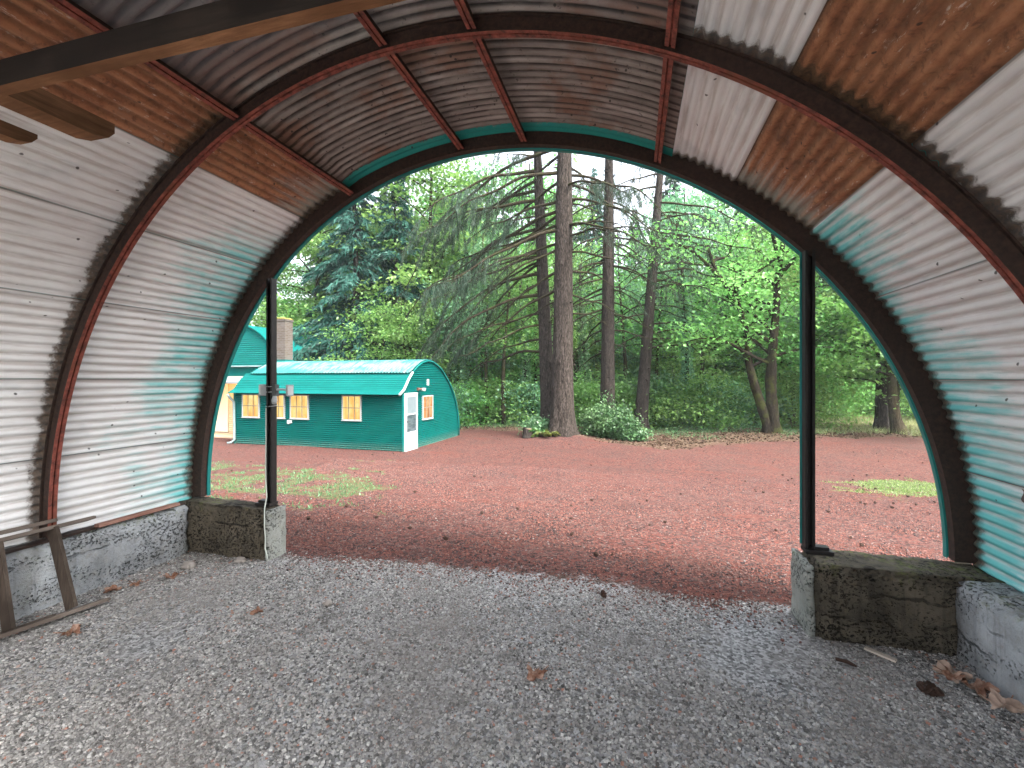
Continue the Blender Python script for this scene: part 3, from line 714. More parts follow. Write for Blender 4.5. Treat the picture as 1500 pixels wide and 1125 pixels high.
# ------------------------------------------------------------------ tall hut behind
th_ = thing('tall_green_hut', (-20.6, 19.6, -.745), 'taller teal arched hut with a corrugated gable rising behind the chimney', 'hut')
TO = (-20.6, 19.6, -.745)
zz = np.arange(-.76, 4.53, .014); hw = np.where(zz < 1.5, 3.05, np.sqrt(np.clip(3.05**2-(zz-1.5)**2, 0.0004, None)))
X = -20.6+hw[:, None]*np.linspace(-1, 1, 16)[None]; Z = np.repeat(zz[:, None], 16, 1)
MB().add(np.stack([X, 19.6+.014*np.cos(2*np.pi*Z/.11), Z], -1).reshape(-1, 3), sheet_q(len(zz), 16)[:, ::-1]).build('end_wall', M['tealr'], th_, True, TO)
pts = [(-20.6-3.1, 0, -.76)]+[(-20.6+3.1*math.sin(t), 0, 1.5+3.1*math.cos(t)) for t in np.linspace(-math.pi/2, math.pi/2, 40)]+[(-20.6+3.1, 0, -.76)]
v = []
for yy in (19.5, 31.0): v += [(a, yy, c) for a, _, c in pts]
k = len(pts)
MB().add(v, [(j, j+1, k+j+1, k+j) for j in range(k-1)]).build('roof', M['tealr'], th_, True, TO)
MB().tube([(a, 19.5, c) for a, _, c in pts], .07, 6).build('gable_trim', M['tealr'], th_, True, TO)
# chimney
ch = thing('brick_chimney', (-14.87, 16.75, -.745), 'square brown brick chimney with a moss covered top behind the teal hut', 'chimney')
CO = (-14.87, 16.75, -.745)
def brick():
    n = NT('brown_brick'); tc = n.n('ShaderNodeTexCoord')
    sp = n.n('ShaderNodeSeparateXYZ'); n.put(sp.inputs[0], tc.outputs['Object'])
    cb = n.n('ShaderNodeCombineXYZ', X=n.math('ADD', sp.outputs[0], sp.outputs[1]), Y=sp.outputs[2])
    b = n.t.nodes.new('ShaderNodeTexBrick'); n.put(b.inputs['Vector'], cb.outputs[0])
    for kk, vv in dict(Scale=1.0).items(): b.inputs[kk].default_value = vv
    b.inputs['Brick Width'].default_value = .21; b.inputs['Row Height'].default_value = .075; b.inputs['Mortar Size'].default_value = .011
    b.inputs['Color1'].default_value = (.062, .044, .036, 1); b.inputs['Color2'].default_value = (.095, .080, .070, 1); b.inputs['Mortar'].default_value = (.10, .095, .085, 1)
    f = n.noise(n.co(), 6, 5)
    col = n.mix(n.math('MULTIPLY', n.ss(f, .45, .7), .5), b.outputs[0], (.09, .075, .055))
    return n.pbr(col, .9, n.bump(b.outputs['Fac'], -.5, .01), 0, .2)
M['brick'] = brick()
MB().box((-15.105, 16.515, -.8), (-14.635, 16.985, 4.19)).build('stack', M['brick'], ch, False, CO)
MB().box((-15.135, 16.485, 4.192), (-14.605, 17.015, 4.265)).build('cap', M['brick'], ch, False, CO)
mb = rough_box((-15.125, 16.495, 4.263), (-14.615, 17.005, 4.33), .05, .03, 12)
mb.build('moss', simple('dry_moss', (.20, .19, .05), .95, .5, 20, .5), ch, True, CO)
MB().box((-15.155, 16.465, 2.30), (-14.585, 17.035, 2.50)).build('flashing', M['tealr'], ch, False, CO)

# ------------------------------------------------------------------ vegetation
def leaf_mat(name, dark, light, trans=.35, hue=.025, spec=.5):
    n = NT(name); a = n.attr()
    oi = n.n('ShaderNodeObjectInfo')
    col = n.ramp(a, [(.0, dark), (.6, tuple((x+y)/2 for x, y in zip(dark, light))), (1., light)])
    hs = n.n('ShaderNodeHueSaturation', Color=col, Hue=n.ss(oi.outputs['Random'], 0, 1, .5-hue*.9, .5+hue*.7), Value=n.ss(oi.outputs['Random'], 0, 1, .8, 1.25))
    d = n.n('ShaderNodeBsdfPrincipled', Roughness=.36); n.put(d.inputs['Base Color'], hs.outputs[0]); n.put(d.inputs['Specular IOR Level'], spec)
    t = n.n('ShaderNodeBsdfTranslucent'); n.put(t.inputs[0], hs.outputs[0])
    mx = n.n('ShaderNodeMixShader', Fac=trans); n.put(mx.inputs[1], d.outputs[0]); n.put(mx.inputs[2], t.outputs[0])
    n.t.links.new(mx.outputs[0], n.out.inputs[0]); return n.m
M['leaf'] = leaf_mat('maple_leaves', (.07, .21, .048), (.25, .47, .13), .5)
M['leafb'] = leaf_mat('blue_green_leaves', (.06, .18, .085), (.25, .46, .25), .45)
M['needle'] = leaf_mat('fir_needles', (.016, .036, .024), (.065, .105, .068), .25, .02, .12)
M['needle2'] = leaf_mat('cedar_needles', (.012, .050, .040), (.045, .130, .100), .25, .01, .15)
M['shrub'] = leaf_mat('shrub_leaves', (.030, .085, .035), (.12, .25, .10), .35, .025, .3)
M['fern'] = leaf_mat('fern_leaves', (.06, .11, .02), (.20, .22, .06), .3)
M['far'] = leaf_mat('far_leaves', (.10, .27, .11), (.30, .58, .27), .5, .0)
def bark(name, a, b, c, moss=0.):
    n = NT(name); f = n.noise(n.co((9, 9, 2.0)), 1.9, 6, .7, 1.2); g = n.noise(n.co((1, 1, .6)), 1.3, 4)
    fr = n.noise(n.co((30, 30, 5)), 1.2, 4, .7)
    col = n.ramp(n.math('ADD', n.math('MULTIPLY', f, .7), n.math('MULTIPLY', fr, .3)), [(.38, a), (.5, b), (.64, c)])
    if moss: col = n.mix(n.math('MULTIPLY', n.ss(n.noise(n.co(), 2.6, 5), .49, .64), moss), col, (.045, .055, .012))
    return n.pbr(col, .95, n.bump(f, 1., .05), 0, .1)
M['firbark'] = bark('fir_bark', (.004, .003, .0025), (.030, .024, .020), (.095, .080, .070))
M['firbark2'] = bark('dark_fir_bark', (.005, .004, .0035), (.027, .0225, .0195), (.075, .064, .056))
M['mossbark'] = bark('mossy_bark', (.004, .003, .002), (.018, .014, .010), (.048, .040, .028), .7)
M['meadowbark'] = bark('brown_mossy_bark', (.012, .009, .006), (.055, .043, .028), (.12, .098, .068), .5)
M['twig'] = bark('branch_bark', (.010, .008, .006), (.030, .025, .017), (.060, .052, .032), .4)

def leaves(mb, C, size, r, flat=.45, val=None):
    n = len(C); a = r.random(n)*6.283; tl = np.clip(r.normal(0, flat, n), -1.3, 1.3); rl = r.normal(0, flat, n)
    L = size*(.65+.7*r.random(n)); Wd = L*(.36+.16*r.random(n))
    d = np.stack([np.cos(a)*np.cos(tl), np.sin(a)*np.cos(tl), np.sin(tl)-.25], 1); d /= np.linalg.norm(d, axis=1)[:, None]
    s_ = np.stack([-np.sin(a), np.cos(a), rl], 1); s_ /= np.linalg.norm(s_, axis=1)[:, None]
    up = np.cross(d, s_); up *= np.sign(up[:, 2:3]+1e-6)
    p0 = C - d*(L*.5)[:, None]; p2 = C + d*(L*.5)[:, None] - up*(L*.10)[:, None]
    m = C - d*(L*.06)[:, None] + up*(L*.12)[:, None]
    v = np.stack([p0, m+s_*Wd[:, None], p2, m-s_*Wd[:, None]], 1).reshape(-1, 3)
    vv = r.random(n) if val is None else np.clip(val+.35*(r.random(n)-.5), 0, 1)
    return mb.add(v, np.arange(4*n).reshape(-1, 4), val=np.repeat(vv, 4))
def blades(mb, P, D, L, Wd, r):
    n = len(P); D = D/np.linalg.norm(D, axis=1)[:, None]
    s_ = np.cross(D, r.normal(0, 1, (n, 3))); s_ /= np.linalg.norm(s_, axis=1)[:, None]+1e-9
    v = np.stack([P-s_*Wd[:, None]*.5, P+s_*Wd[:, None]*.5, P+D*L[:, None]], 1).reshape(-1, 3)
    return mb.add(v, None, np.arange(3*n).reshape(-1, 3), val=np.repeat(r.random(n), 3))

def broadleaf(h, rad, nl, nleaf, size, r, base=.25, stems=1, trunk_r=.16):
    """returns wood, crown in local coordinates"""
    wood, crown = MB(), MB(); cl = []
    for sidx in range(stems):
        la = r.random()*6.283; ln = .10*h if stems > 1 else .03*h
        t = np.linspace(0, 1, 10)
        tp = np.stack([np.cos(la)*ln*t**1.4+.10*np.sin(t*5+sidx), np.sin(la)*ln*t**1.4+.10*np.cos(t*4+sidx)-.1, t*h*.96-.15], 1)
        wood.tube(tp, trunk_r*(1-.85*t)+.012, 8)
        for i in range(nl//stems):
            f = base + (1-base)*(i+r.random())/(nl//stems)*.97; p = np.array([np.interp(f, t, tp[:, k]) for k in range(3)])
            az = i*2.4+r.random()*.8; prof = math.sin(math.pi*min(1, max(.05, (f-base)/(1-base)*.82+.16)))
            L = rad*(.45+.75*r.random())*(.35+.75*prof)
            tt = np.linspace(0, 1, 6); up = .25+.4*r.random()
            lp = p + np.stack([np.cos(az)*L*tt, np.sin(az)*L*tt, L*(up*tt-.32*tt**2)], 1) + r.normal(0, .05, (6, 3))*tt[:, None]
            wood.tube(lp, trunk_r*.36*(1-f*.6)*(1-.85*tt)+.006, 5, cap=False)
            for tq in np.linspace(.35, 1.05, max(3, int(L*2.6))):
                c = np.array([np.interp(min(tq, 1), tt, lp[:, k]) for k in range(3)])
                cl.append((c + r.normal(0, .22, 3)*[1.3, 1.3, .7], .36+.24*r.random(), r.random()))
                if r.random() < .5: cl.append((c + r.normal(0, .5, 3)*[1.2, 1.2, .5], .3+.2*r.random(), r.random()))
    per = max(6, int(nleaf/len(cl)))
    C = []; V = []
    for c, sg, tone in cl:
        k = int(per*(.6+.8*r.random()))
        C.append(c + r.normal(0, 1, (k, 3))*[sg*1.15, sg*1.15, sg*.38]); V.append(np.full(k, tone*.8+.1))
    leaves(crown, np.vstack(C), size, r, .5, np.concatenate(V))
    return wood, crown
def tree_thing(nm, loc, label, cat, wood, crown, bk, lf, group=None, crown_name='crown', rotz=0.):
    t = thing(nm, loc, label, cat, group, rotz)
    wood.build('trunk', bk, t, True); crown.build(crown_name, lf, t)
    return t

# --- the four tall firs
def fir_trunk(h, r0, rtop9, lean, r, curve=0.):
    z = np.concatenate([np.linspace(-.3, 2, 14), np.arange(2.3, h, .3)]); n = 56
    t = np.clip(z/9., 0, None)
    rad = np.where(t < 1, r0+(rtop9-r0)*t, rtop9*np.clip(1-(z-9)/(h-9)*.85, .1, 1))
    rad = rad + r0*.42*np.exp(-np.clip(z+.05, 0, 9)/.38) + r0*.16*np.exp(-np.clip(z, 0, 9)/1.3)
    an = np.linspace(0, 2*np.pi, n, endpoint=False)
    w = np.zeros((len(z), n))
    for k in range(7):
        fq = int(r.integers(6, 24)); w += np.abs(np.sin(fq*.5*an[None]+r.random()*6+np.sin(z[:, None]*(1.1+r.random()*2)+r.random()*6)*.7))
    w = 1 + .075*(w/7-.64)*2 + .035*(r.random((len(z), n))-.5)
    w *= 1 + (.13*np.exp(-np.clip(z, 0, 9)/.45))[:, None]*np.sin(5*an+r.random()*6)[None]
    P = np.stack([lean[0]*(z/9)+curve*np.sin(z/9*math.pi), lean[1]*(z/9), z], 1)
    mb = MB().tube(P, rad, n, wob=w)
    for i in range(60):                                     # stubs of shed limbs
        zz = 1.6+r.random()*(h*.55); a = r.random()*6.283; pr = np.interp(zz, z, rad)
        c = np.array([np.interp(zz, z, P[:, 0]), np.interp(zz, z, P[:, 1]), zz]); d = np.array([math.cos(a), math.sin(a), .15])
        mb.tube([c+d*pr*.9, c+d*(pr+.05+.12*r.random())], [.035, .018], 5)
    return mb, (lambda zz: np.array([np.interp(zz, z, P[:, 0]), np.interp(zz, z, P[:, 1]), zz])), (lambda zz: np.interp(zz, z, rad))
def fir_branch(par, start, az, L, up, droop, rad, live, r, nsc=1.):
    t = np.linspace(0, 1, 17); o = np.array([math.cos(az), math.sin(az), 0]); pr = np.array([-o[1], o[0], 0])
    ph = r.random(4)*6.28; kf = 2+5*r.random(2)
    wv = L*t*(.06*np.sin(t*kf[0]+ph[0])+.025*np.sin(t*13+ph[1])); hv = L*t*(.05*np.sin(t*kf[1]+ph[2])+.022*np.sin(t*15+ph[3]))
    P = start + o*(L*t)[:, None]*.97 + pr*wv[:, None] + np.array([0, 0, 1.])*(L*(up*t-droop*t**1.8)+hv)[:, None]
    wood, nd = MB(), MB(); wood.tube(P, rad*(1-.9*t)+.005, 6, cap=False)
    bp, bd = [], []
    step = .15 if live else .42
    clus = np.sort(r.random(4))*.6+.38
    for kk, s0 in enumerate(np.arange(L*(.16 if live else .25), L, step)):
        f = min(.995, s0/L+.04*(r.random()-.5)); c = np.array([np.interp(f, t, P[:, q]) for q in range(3)])
        sd = 1 if r.random() < .5 else -1
        ln = (.25+.95*r.random()**1.3)*min(1, 1.6*(1-f)+.35)*(.55+.09*L)
        dv = o*(.2+.8*r.random()) + pr*sd*(.15+.8*r.random()) + np.array([0, 0, -.1-.7*r.random()]); dv /= np.linalg.norm(dv)
        tt = np.linspace(0, 1, 6)
        Q = c + dv*(ln*tt)[:, None]*.75 + np.array([0, 0, -1.])*(ln*((.5+.9*r.random()) if live else .15)*tt**1.6)[:, None] + r.normal(0, .018, (6, 3))*tt[:, None]
        wood.tube(Q, .008*(1-.8*tt)+.0025, 4, cap=False)
        if live:
            cw = np.exp(-((f-clus)/.085)**2).max(); m = 3+int(ln/.0085*live*nsc*smooth(.34, .62, f)*(.06+1.2*cw)*(.4+1.2*r.random())); ss_ = r.random(m)**.8
            p = np.stack([np.interp(ss_, tt, Q[:, q]) for q in range(3)], 1) + r.normal(0, .035, (m, 3))
            bp.append(p); bd.append((Q[-1]-Q[-2])/np.linalg.norm(Q[-1]-Q[-2])*.35 + np.array([0, 0, -.75]) + r.normal(0, .45, (m, 3)))
        elif r.random() < .7:
            for e in (Q[2], Q[4]): wood.tube([e, e + (dv+r.normal(0, .7, 3))*ln*.2, e + (dv+r.normal(0, .7, 3))*ln*.4], [.006, .005, .0025], 4, cap=False)
    ob = wood.build('branch', M['twig'], par, True)
    if live:
        bp, bd = np.vstack(bp), np.vstack(bd)
        blades(nd, bp, bd, .09+.17*r.random(len(bp)), .014+.014*r.random(len(bp)), r)
        nd.build('needles', M['needle'], ob)
FIRS = []
def fir(loc, h, r0, r9, lean, label, seed, specs, bk):
    r = np.random.default_rng(seed)
    t = thing('fir_tree', loc, label, 'fir tree', 'tall firs at the edge of the yard')
    mb, pos, rd = fir_trunk(h, r0, r9, lean, r); mb.build('trunk', bk, t, True)
    for (z0, z1, n, a0, a1, L0, L1, live, up, dr_) in specs:
        for i in range(n):
            z = z0+(z1-z0)*(i+r.random()*.7)/n; az = a0+(a1-a0)*r.random(); L = L0+(L1-L0)*r.random()
            fir_branch(t, pos(z), az, L*(.65+.5*r.random()), up+.34*(r.random()-.5), dr_*(.6+.75*r.random()), .022+.007*L, live, r)
    return t
PI = math.pi
fir((FX, FY, gz1(FX, FY)-.02), 21, .43, .335, (.06, .1), 'thickest fir with deeply furrowed grey bark on a low mound', 1,
    [(5.0, 9.4, 6, PI*.85, PI*1.2, 3.5, 6.0, 0, -.1, .36), (4.5, 9.5, 6, -.6, .9, 2.2, 4.2, 0, .08, .38), (7.5, 12, 8, PI*.8, PI*1.25, 5.2, 8.0, 1.2, -.02, .44), (7.5, 11, 5, -.7, .6, 3, 5, .6, .08, .45), (9.5, 20, 9, 0, 6.28, 2.5, 4.5, 1., .0, .30)], M['firbark'])
fir((-3.42, 18.75, gz1(-3.4, 18.7)-.02), 19, .30, .215, (-.40, .1), 'slimmer dark fir pressed close behind the thickest trunk', 2,
    [(3.2, 8.6, 9, PI*.78, PI*1.22, 3.2, 6.0, 0, -.08, .36), (5.6, 7.8, 3, PI*.9, PI*1.1, 6.2, 7.6, 1.2, -.05, .50), (7., 11.5, 9, PI*.75, PI*1.2, 4.8, 7.8, 1.2, -.04, .44), (9, 17, 8, 0, 6.28, 2, 4, 1., .0, .3)], M['firbark2'])
fir((-1.18, 21.25, gz1(-1.2, 21.2)-.02), 20, .33, .25, (.05, .1), 'straight dark fir rising out of the green shrub', 3,
    [(3.6, 9.5, 12, PI*.7, PI*1.25, 2.0, 4.2, 0, .0, .55), (4.0, 9.8, 9, -.7, .7, 1.8, 3.8, 0, .0, .55), (5.5, 11, 8, PI*.6, PI*1.15, 2.0, 4.2, .5, .0, .5), (6, 11, 5, -.6, .6, 2, 3.5, .5, .0, .55), (9, 18, 8, 0, 6.28, 2.5, 4., 1., .0, .3)], M['firbark2'])
fir((.28, 22.6, gz1(.28, 22.6)-.02), 19, .29, .21, (.68, .1), 'slender dark fir that leans and stands by itself beyond the shrub', 4,
    [(3.6, 10, 14, -.8, .75, 2.2, 5.6, 0, .14, .42), (4.5, 10, 8, PI*.7, PI*1.3, 1.6, 3.2, 0, .0, .5), (6.5, 11, 10, -.9, .6, 3, 5.5, .6, .1, .36), (9, 17, 8, 0, 6.28, 2.5, 4., 1., .0, .3)], M['firbark2'])

# --- the twin stemmed mossy maple
def twin_maple():
    r = np.random.default_rng(8); x, y = 5.62, 21.5; z0 = gz1(x, y)-.05
    t = thing('maple_tree', (x, y, z0), 'mossy maple forking into two dark stems at the edge of the yard', 'maple tree')
    w = MB()
    za = np.linspace(-.15, 1, 12)
    s1 = np.array([(-.05, 0, -.1), (-.12, 0, .35), (-.32, .0, 1.0), (-.62, .05, 2.0), (-.85, .05, 3.0), (-.90, .1, 4.0), (-1.05, .1, 5.0), (-1.5, .1, 6.0), (-2.1, .2, 7.0), (-2.5, .2, 8.2)])
    s2 = np.array([(.12, 0, -.1), (.08, 0, .4), (.03, 0, 1.2), (.0, .05, 2.2), (.05, .05, 3.2), (.15, .1, 4.4), (.25, .15, 5.4), (.3, .2, 6.6), (.5, .2, 8.0), (.7, .3, 9.6)])
    for s_, r0 in ((s1, .23), (s2, .275)):
        u = np.linspace(0, 1, 46); P = np.stack([np.interp(u*(len(s_)-1), np.arange(len(s_)), s_[:, k]) for k in range(3)], 1)
        P[1:-1] = (P[:-2]+2*P[1:-1]+P[2:])/4
        rad = r0*(1-.72*u)+.12*np.exp(-np.clip(P[:, 2]+.1, 0, 5)/.25)
        w.tube(P, rad, 16, wob=1+.10*(r.random((46, 16))-.5)*2*.6+.04*np.sin(np.linspace(0, 40, 46))[:, None])
    cl = []; ends = []
    for s_, n_ in ((s1, 9), (s2, 13)):
        for i in range(n_):
            f = .42+.55*i/n_; p = np.array([np.interp(f*(len(s_)-1), np.arange(len(s_)), s_[:, k]) for k in range(3)])
            az = r.random()*6.283 if i % 3 else (PI if r.random() < .5 else 0.)+r.normal(0, .3)
            L = 1.4+2.6*r.random(); tt = np.linspace(0, 1, 9)
            lp = p + np.stack([np.cos(az)*L*tt, np.sin(az)*L*tt, L*((.55+.5*r.random())*tt-.35*tt**2)], 1)+.10*np.sin(tt*6+r.random()*6)[:, None]*r.normal(0, 1, 3)
            w.tube(lp, .075*(1-.8*tt)+.009, 6, cap=False)
            for q in range(4):
                f2 = .3+.6*r.random(); c = np.array([np.interp(f2, tt, lp[:, k]) for k in range(3)]); d = np.array([math.cos(az), math.sin(az), .2])*.4+r.normal(0, .6, 3); ln = .5+.9*r.random()
                w.tube([c, c+d*ln*.5+[0, 0, .08], c+d*ln], [.020, .013, .005], 4, cap=False)
                cl.append((c+d*ln, r.random()))
            for tq in (.5, .75, 1.): cl.append((np.array([np.interp(tq, tt, lp[:, k]) for k in range(3)]), r.random()))
    w.build('trunk', M['mossbark'], t, True)
    C = np.vstack([c+r.normal(0, 1, (62, 3))*[.6, .6, .22] for c, _ in cl]); V = np.concatenate([np.full(62, b*.7+.2) for _, b in cl])
    leaves(cr := MB(), C, .15, r, .5, V); cr.build('crown', M['leaf'], t)
twin_maple()
# trunks at the far meadow
r = np.random.default_rng(9)
t = thing('fir_tree', (11.55, 25.7, gz1(11.6, 25.7)-.02), 'wide grey barked trunk half hidden behind the mossy one by the meadow', 'fir tree')
mb, _, _ = fir_trunk(15, .29, .25, (.05, 0), r); mb.build('trunk', M['firbark'], t, True)
w, c = broadleaf(12, 3.0, 26, 9000, .2, r, .20, 1, .1); c.build('crown', M['leafb'], t)
t = thing('maple_tree', (11.22, 24.0, gz1(11.2, 24)-.02), 'thick brown mossy trunk that bends to one side at the edge of the meadow', 'maple tree')
z = np.linspace(-.2, 9, 60); P = np.stack([.22*np.exp(-np.clip(z, 0, 9)/.6)-.12*np.sin(z*.45), 0*z, z], 1)
MB().tube(P, .215-.013*z+.17*np.exp(-np.clip(z, 0, 9)/.3), 20, wob=1+.10*(r.random((60, 20))-.5)).build('trunk', M['meadowbark'], t, True)
w, c = broadleaf(10., 4.4, 44, 19000, .18, r, .20, 1, .15); w.build('limbs', M['mossbark'], t, True); c.build('crown', M['leaf'], t)

# --- templates copied through the wood
def template(kind, n=3):
    out = []
    for i in range(n):
        r = np.random.default_rng(kind.__hash__() % 1000 if False else {'tall': 40, 'mid': 60, 'shrub': 80, 'conif': 90, 'thin': 95}[kind]+i)
        if kind == 'tall': w, c = broadleaf(14.5+i, 3.8, 46, 12500, .20, r, .12, 1, .20)
        if kind == 'mid': w, c = broadleaf(6.5+.8*i, 2.4, 30, 6000, .15, r, .14, 1+i % 2, .08)
        if kind == 'shrub': w, c = broadleaf(1.7+.3*i, 1.25, 20, 3600, .12, r, .05, 3, .03)
        if kind == 'thin': w, c = broadleaf(10.5+i, 1.6, 18, 2200, .16, r, .38, 1, .13)
        if kind == 'conif':
            w, c = MB(), MB(); h = 15.+2*i; tz = np.linspace(-.2, h, 20)
            w.tube(np.stack([.05*np.sin(tz), .05*np.cos(tz), tz], 1), .22*(1-tz/h*.95)+.01, 8)
            bp, bd = [], []
            for z in np.arange(1.2, h, .33):
                L0 = (h-z)/h*4.2*(.75+.25*min(1, z/2.5))
                for k in range(5):
                    az = r.random()*6.283; L = L0*(.6+.5*r.random()); m = int(L*52); tt = .12+.88*r.random(m)**.8
                    o = np.array([math.cos(az), math.sin(az), 0]); pq = np.array([-o[1], o[0], 0])
                    p = np.array([0, 0, z]) + o*(L*tt)[:, None] + pq*(r.normal(0, .20, m)*(1.15-tt)*L*.5)[:, None] + np.array([0, 0, 1.])*(L*(.12*tt-.42*tt**2)+r.normal(0, .06, m))[:, None]
                    bp.append(p); bd.append(o*.7+pq*r.normal(0, .5, (m, 1))+np.array([0, 0, -.75])+r.normal(0, .25, (m, 3)))
                    w.tube([[0, 0, z], o*L*.5+[0, 0, z-.04*L], o*L*.95+[0, 0, z-.27*L]], [.03, .018, .004], 4, cap=False)
            bp, bd = np.vstack(bp), np.vstack(bd)
            blades(c, bp, bd, .25+.25*r.random(len(bp)), .07+.06*r.random(len(bp)), r)
        out.append((w, c))
    return out
def plant(kind, nm, cat, locs, mats, bk, labels, group, smin, smax, seed, crown='crown', zoff=0.):
    r = np.random.default_rng(seed); tm = template(kind); protos = [None]*3
    for i, (x, y) in enumerate(locs):
        j = i % 3; lab = labels[i] if i < len(labels) else labels[-1]; z = gz1(x, y)-.03+zoff
        sc = smin+(smax-smin)*r.random(); rz = r.random()*6.283
        if protos[j] is None:
            w, c = tm[j]; o = tree_thing(nm, (x, y, z), lab, cat, w, c, bk, mats[j], group, crown, rz); o.scale = (sc,)*3; protos[j] = o
        else: copy_thing(protos[j], (x, y, z), rz, sc, lab)
TALL = [(-21.5, 26.7), (-18.4, 29.2), (-13.4, 27.4), (-13.8, 33.6), (3.7, 33.1), (7.6, 39.3), (9.3, 32.5), (14.7, 38.1), (21., 43.9), (22.6, 40.2), (-22.4, 37.5), (17.3, 50.2), (-28.6, 29.6), (-10.3, 42.7), (-23.0, 33.5), (-17.0, 32.0), (-26.5, 36.5), (-15.2, 36.5), (-20.5, 38.5), (-12.6, 31.5), (-5.5, 36.5), (11.5, 36.0), (-10.3, 32.4), (-8.2, 35.0), (-12.2, 33.5)]
plant('tall', 'maple_tree', 'maple tree', TALL, [M['leaf'], M['leafb'], M['leaf']], M['mossbark'], ['tall leafy green maple standing within the wood behind the yard'], 'tall maples of the wood', .9, 1.25, 51)
MID = [(-13.6, 22.6), (-12.4, 24.0), (-9.3, 25.4), (-7.7, 28.), (-3.2, 28.1), (-.6, 30.9), (2.2, 28.5), (4.8, 30.8), (6.9, 29.8), (10.6, 31.8), (15.3, 36.2), (17.5, 34.7), (19.2, 33.1), (-10., 31.5), (-1.9, 34.7), (-20.7, 24.6), (-6.2, 25.6), (1.2, 34.5), (8.4, 30.2), (-7.2, 34.5)]
plant('mid', 'understory_tree', 'tree', MID, [M['leaf'], M['leaf'], M['leafb']], M['twig'], ['young bushy green tree filling the wood behind the firs'], 'young trees of the wood', .85, 1.2, 52)
SHR = [(-12.6, 21.2), (-9.6, 21.4), (-8.5, 23.1), (-2.4, 24.2), (1.1, 25.7), (2.8, 25.1), (4.6, 26.1), (5.9, 25.2), (11.6, 32.1), (14., 33.8), (16.7, 34.6), (16.5, 31.4), (-.9, 25.4), (3.6, 27.5), (7.0, 26.2), (-7.0, 25.2), (-10.6, 23.2), (6.6, 27.6), (-6.9, 23.9), (-5.2, 24.0), (-7.9, 24.6), (.9, 24.4), (2.0, 25.6), (3.4, 24.6), (-3.6, 25.2), (4.2, 25.0), (7.4, 25.0), (-1.6, 24.6)]
plant('shrub', 'undergrowth_shrub', 'shrub', SHR, [M['leaf'], M['leafb'], M['leaf']], M['twig'], ['low green shrub in the undergrowth along the edge of the wood'], 'undergrowth shrubs along the wood', .9, 1.35, 53)
THIN = [(-6.5, 22.6), (-7.6, 23.3), (-6.2, 25.3), (-5.7, 26.4), (2.6, 26.6), (-3., 30.3), (-1.1, 33.9), (7.7, 34.2), (-11.7, 27.9), (-15.2, 28.), (13.7, 37.8), (-11.3, 32.2), (5.7, 37.8), (.1, 39.4), (2.8, 43.2), (-4.6, 24.6), (-8.9, 25.6), (-4.9, 28.3), (1.3, 27.2), (3.7, 28.4), (-.4, 27.0), (6.4, 28.8), (-2.3, 31.5), (-6.9, 29.5), (4.9, 32.0)]
plant('thin', 'slender_tree', 'tree', THIN, [M['leaf'], M['leafb'], M['leaf']], M['twig'], ['slim upright brown trunk between the teal hut and the firs', 'slim darker trunk beside the upright one between the hut and the firs', 'slender leafy trunk deeper in the wood'], 'slender trees of the wood', .85, 1.1, 54)
CON = [(-16.6, 24.6), (-14.4, 25.6), (-24.2, 32.9), (-16.7, 36.9), (-5.8, 45.), (.1, 49.7), (5.2, 46.9), (14., 53.5), (-25.7, 42.8), (24.8, 54.3), (-14.5, 45.8), (-19.5, 33.0), (-12.0, 36.0), (-3.2, 38.5), (2.8, 38.0), (-8.3, 39.0), (8.8, 43.0), (12.5, 43.0), (18.5, 47.0)]
plant('conif', 'cedar_tree', 'conifer', CON, [M['needle2'], M['needle2'], M['needle']], M['firbark2'], ['dark blue green conifer behind the brick chimney', 'dense dark conifer next to the one behind the chimney', 'dark conifer far back in the wood'], 'conifers of the wood', .95, 1.35, 55)
# ivy on two trunks
def ivy(x, y, h, label, seed):
    r = np.random.default_rng(seed); t = thing('ivy_clad_tree', (x, y, gz1(x, y)), label, 'tree'); z = np.linspace(-.1, h, 14)
    P = np.stack([.12*np.sin(z*.6), .1*np.cos(z*.5), z], 1); MB().tube(P, .13-.006*z, 8).build('trunk', M['firbark2'], t, True)
    m = 2600; zz = r.random(m)*h*.85; a = r.random(m)*6.283; q = .16+.16*r.random(m)*(.5+np.abs(np.sin(zz*2+a)))
    leaves(mb := MB(), np.stack([.12*np.sin(zz*.6)+np.cos(a)*q, .1*np.cos(zz*.5)+np.sin(a)*q, zz], 1), .13, r, .9); mb.build('ivy', M['leafb'], t)
ivy(-5.9, 24.3, 8, 'dark trunk wrapped in ivy between the slim trunk and the thickest fir', 71); ivy(2.5, 24.8, 9, 'ivy wrapped trunk standing between the leaning fir and the mossy maple', 72); ivy(-2.9, 26.5, 9, 'ivy wrapped trunk seen between the thickest fir and the straight dark fir', 73)
# the wood beyond: nobody could count these leaves
r = np.random.default_rng(77); n = 170000
x = -60+125*r.random(n); y = 52+14*r.random(n)+.004*(x)**2
top = 13+6*vnoise(x, 0*x, .16, 61, 3)+2.5*vnoise(x, y, .6, 62, 2)
zz = -.8+np.abs(top)*r.random(n)**.85
mb = leaves(MB(), np.stack([x, y, zz], 1), .42, r, .7, .5+.6*vnoise(x, zz*1.7, .5, 63, 3))
wd = mb.build('woodland', M['far']); tag(wd, 'distant leafy wood closing the view', None, None, 'stuff')
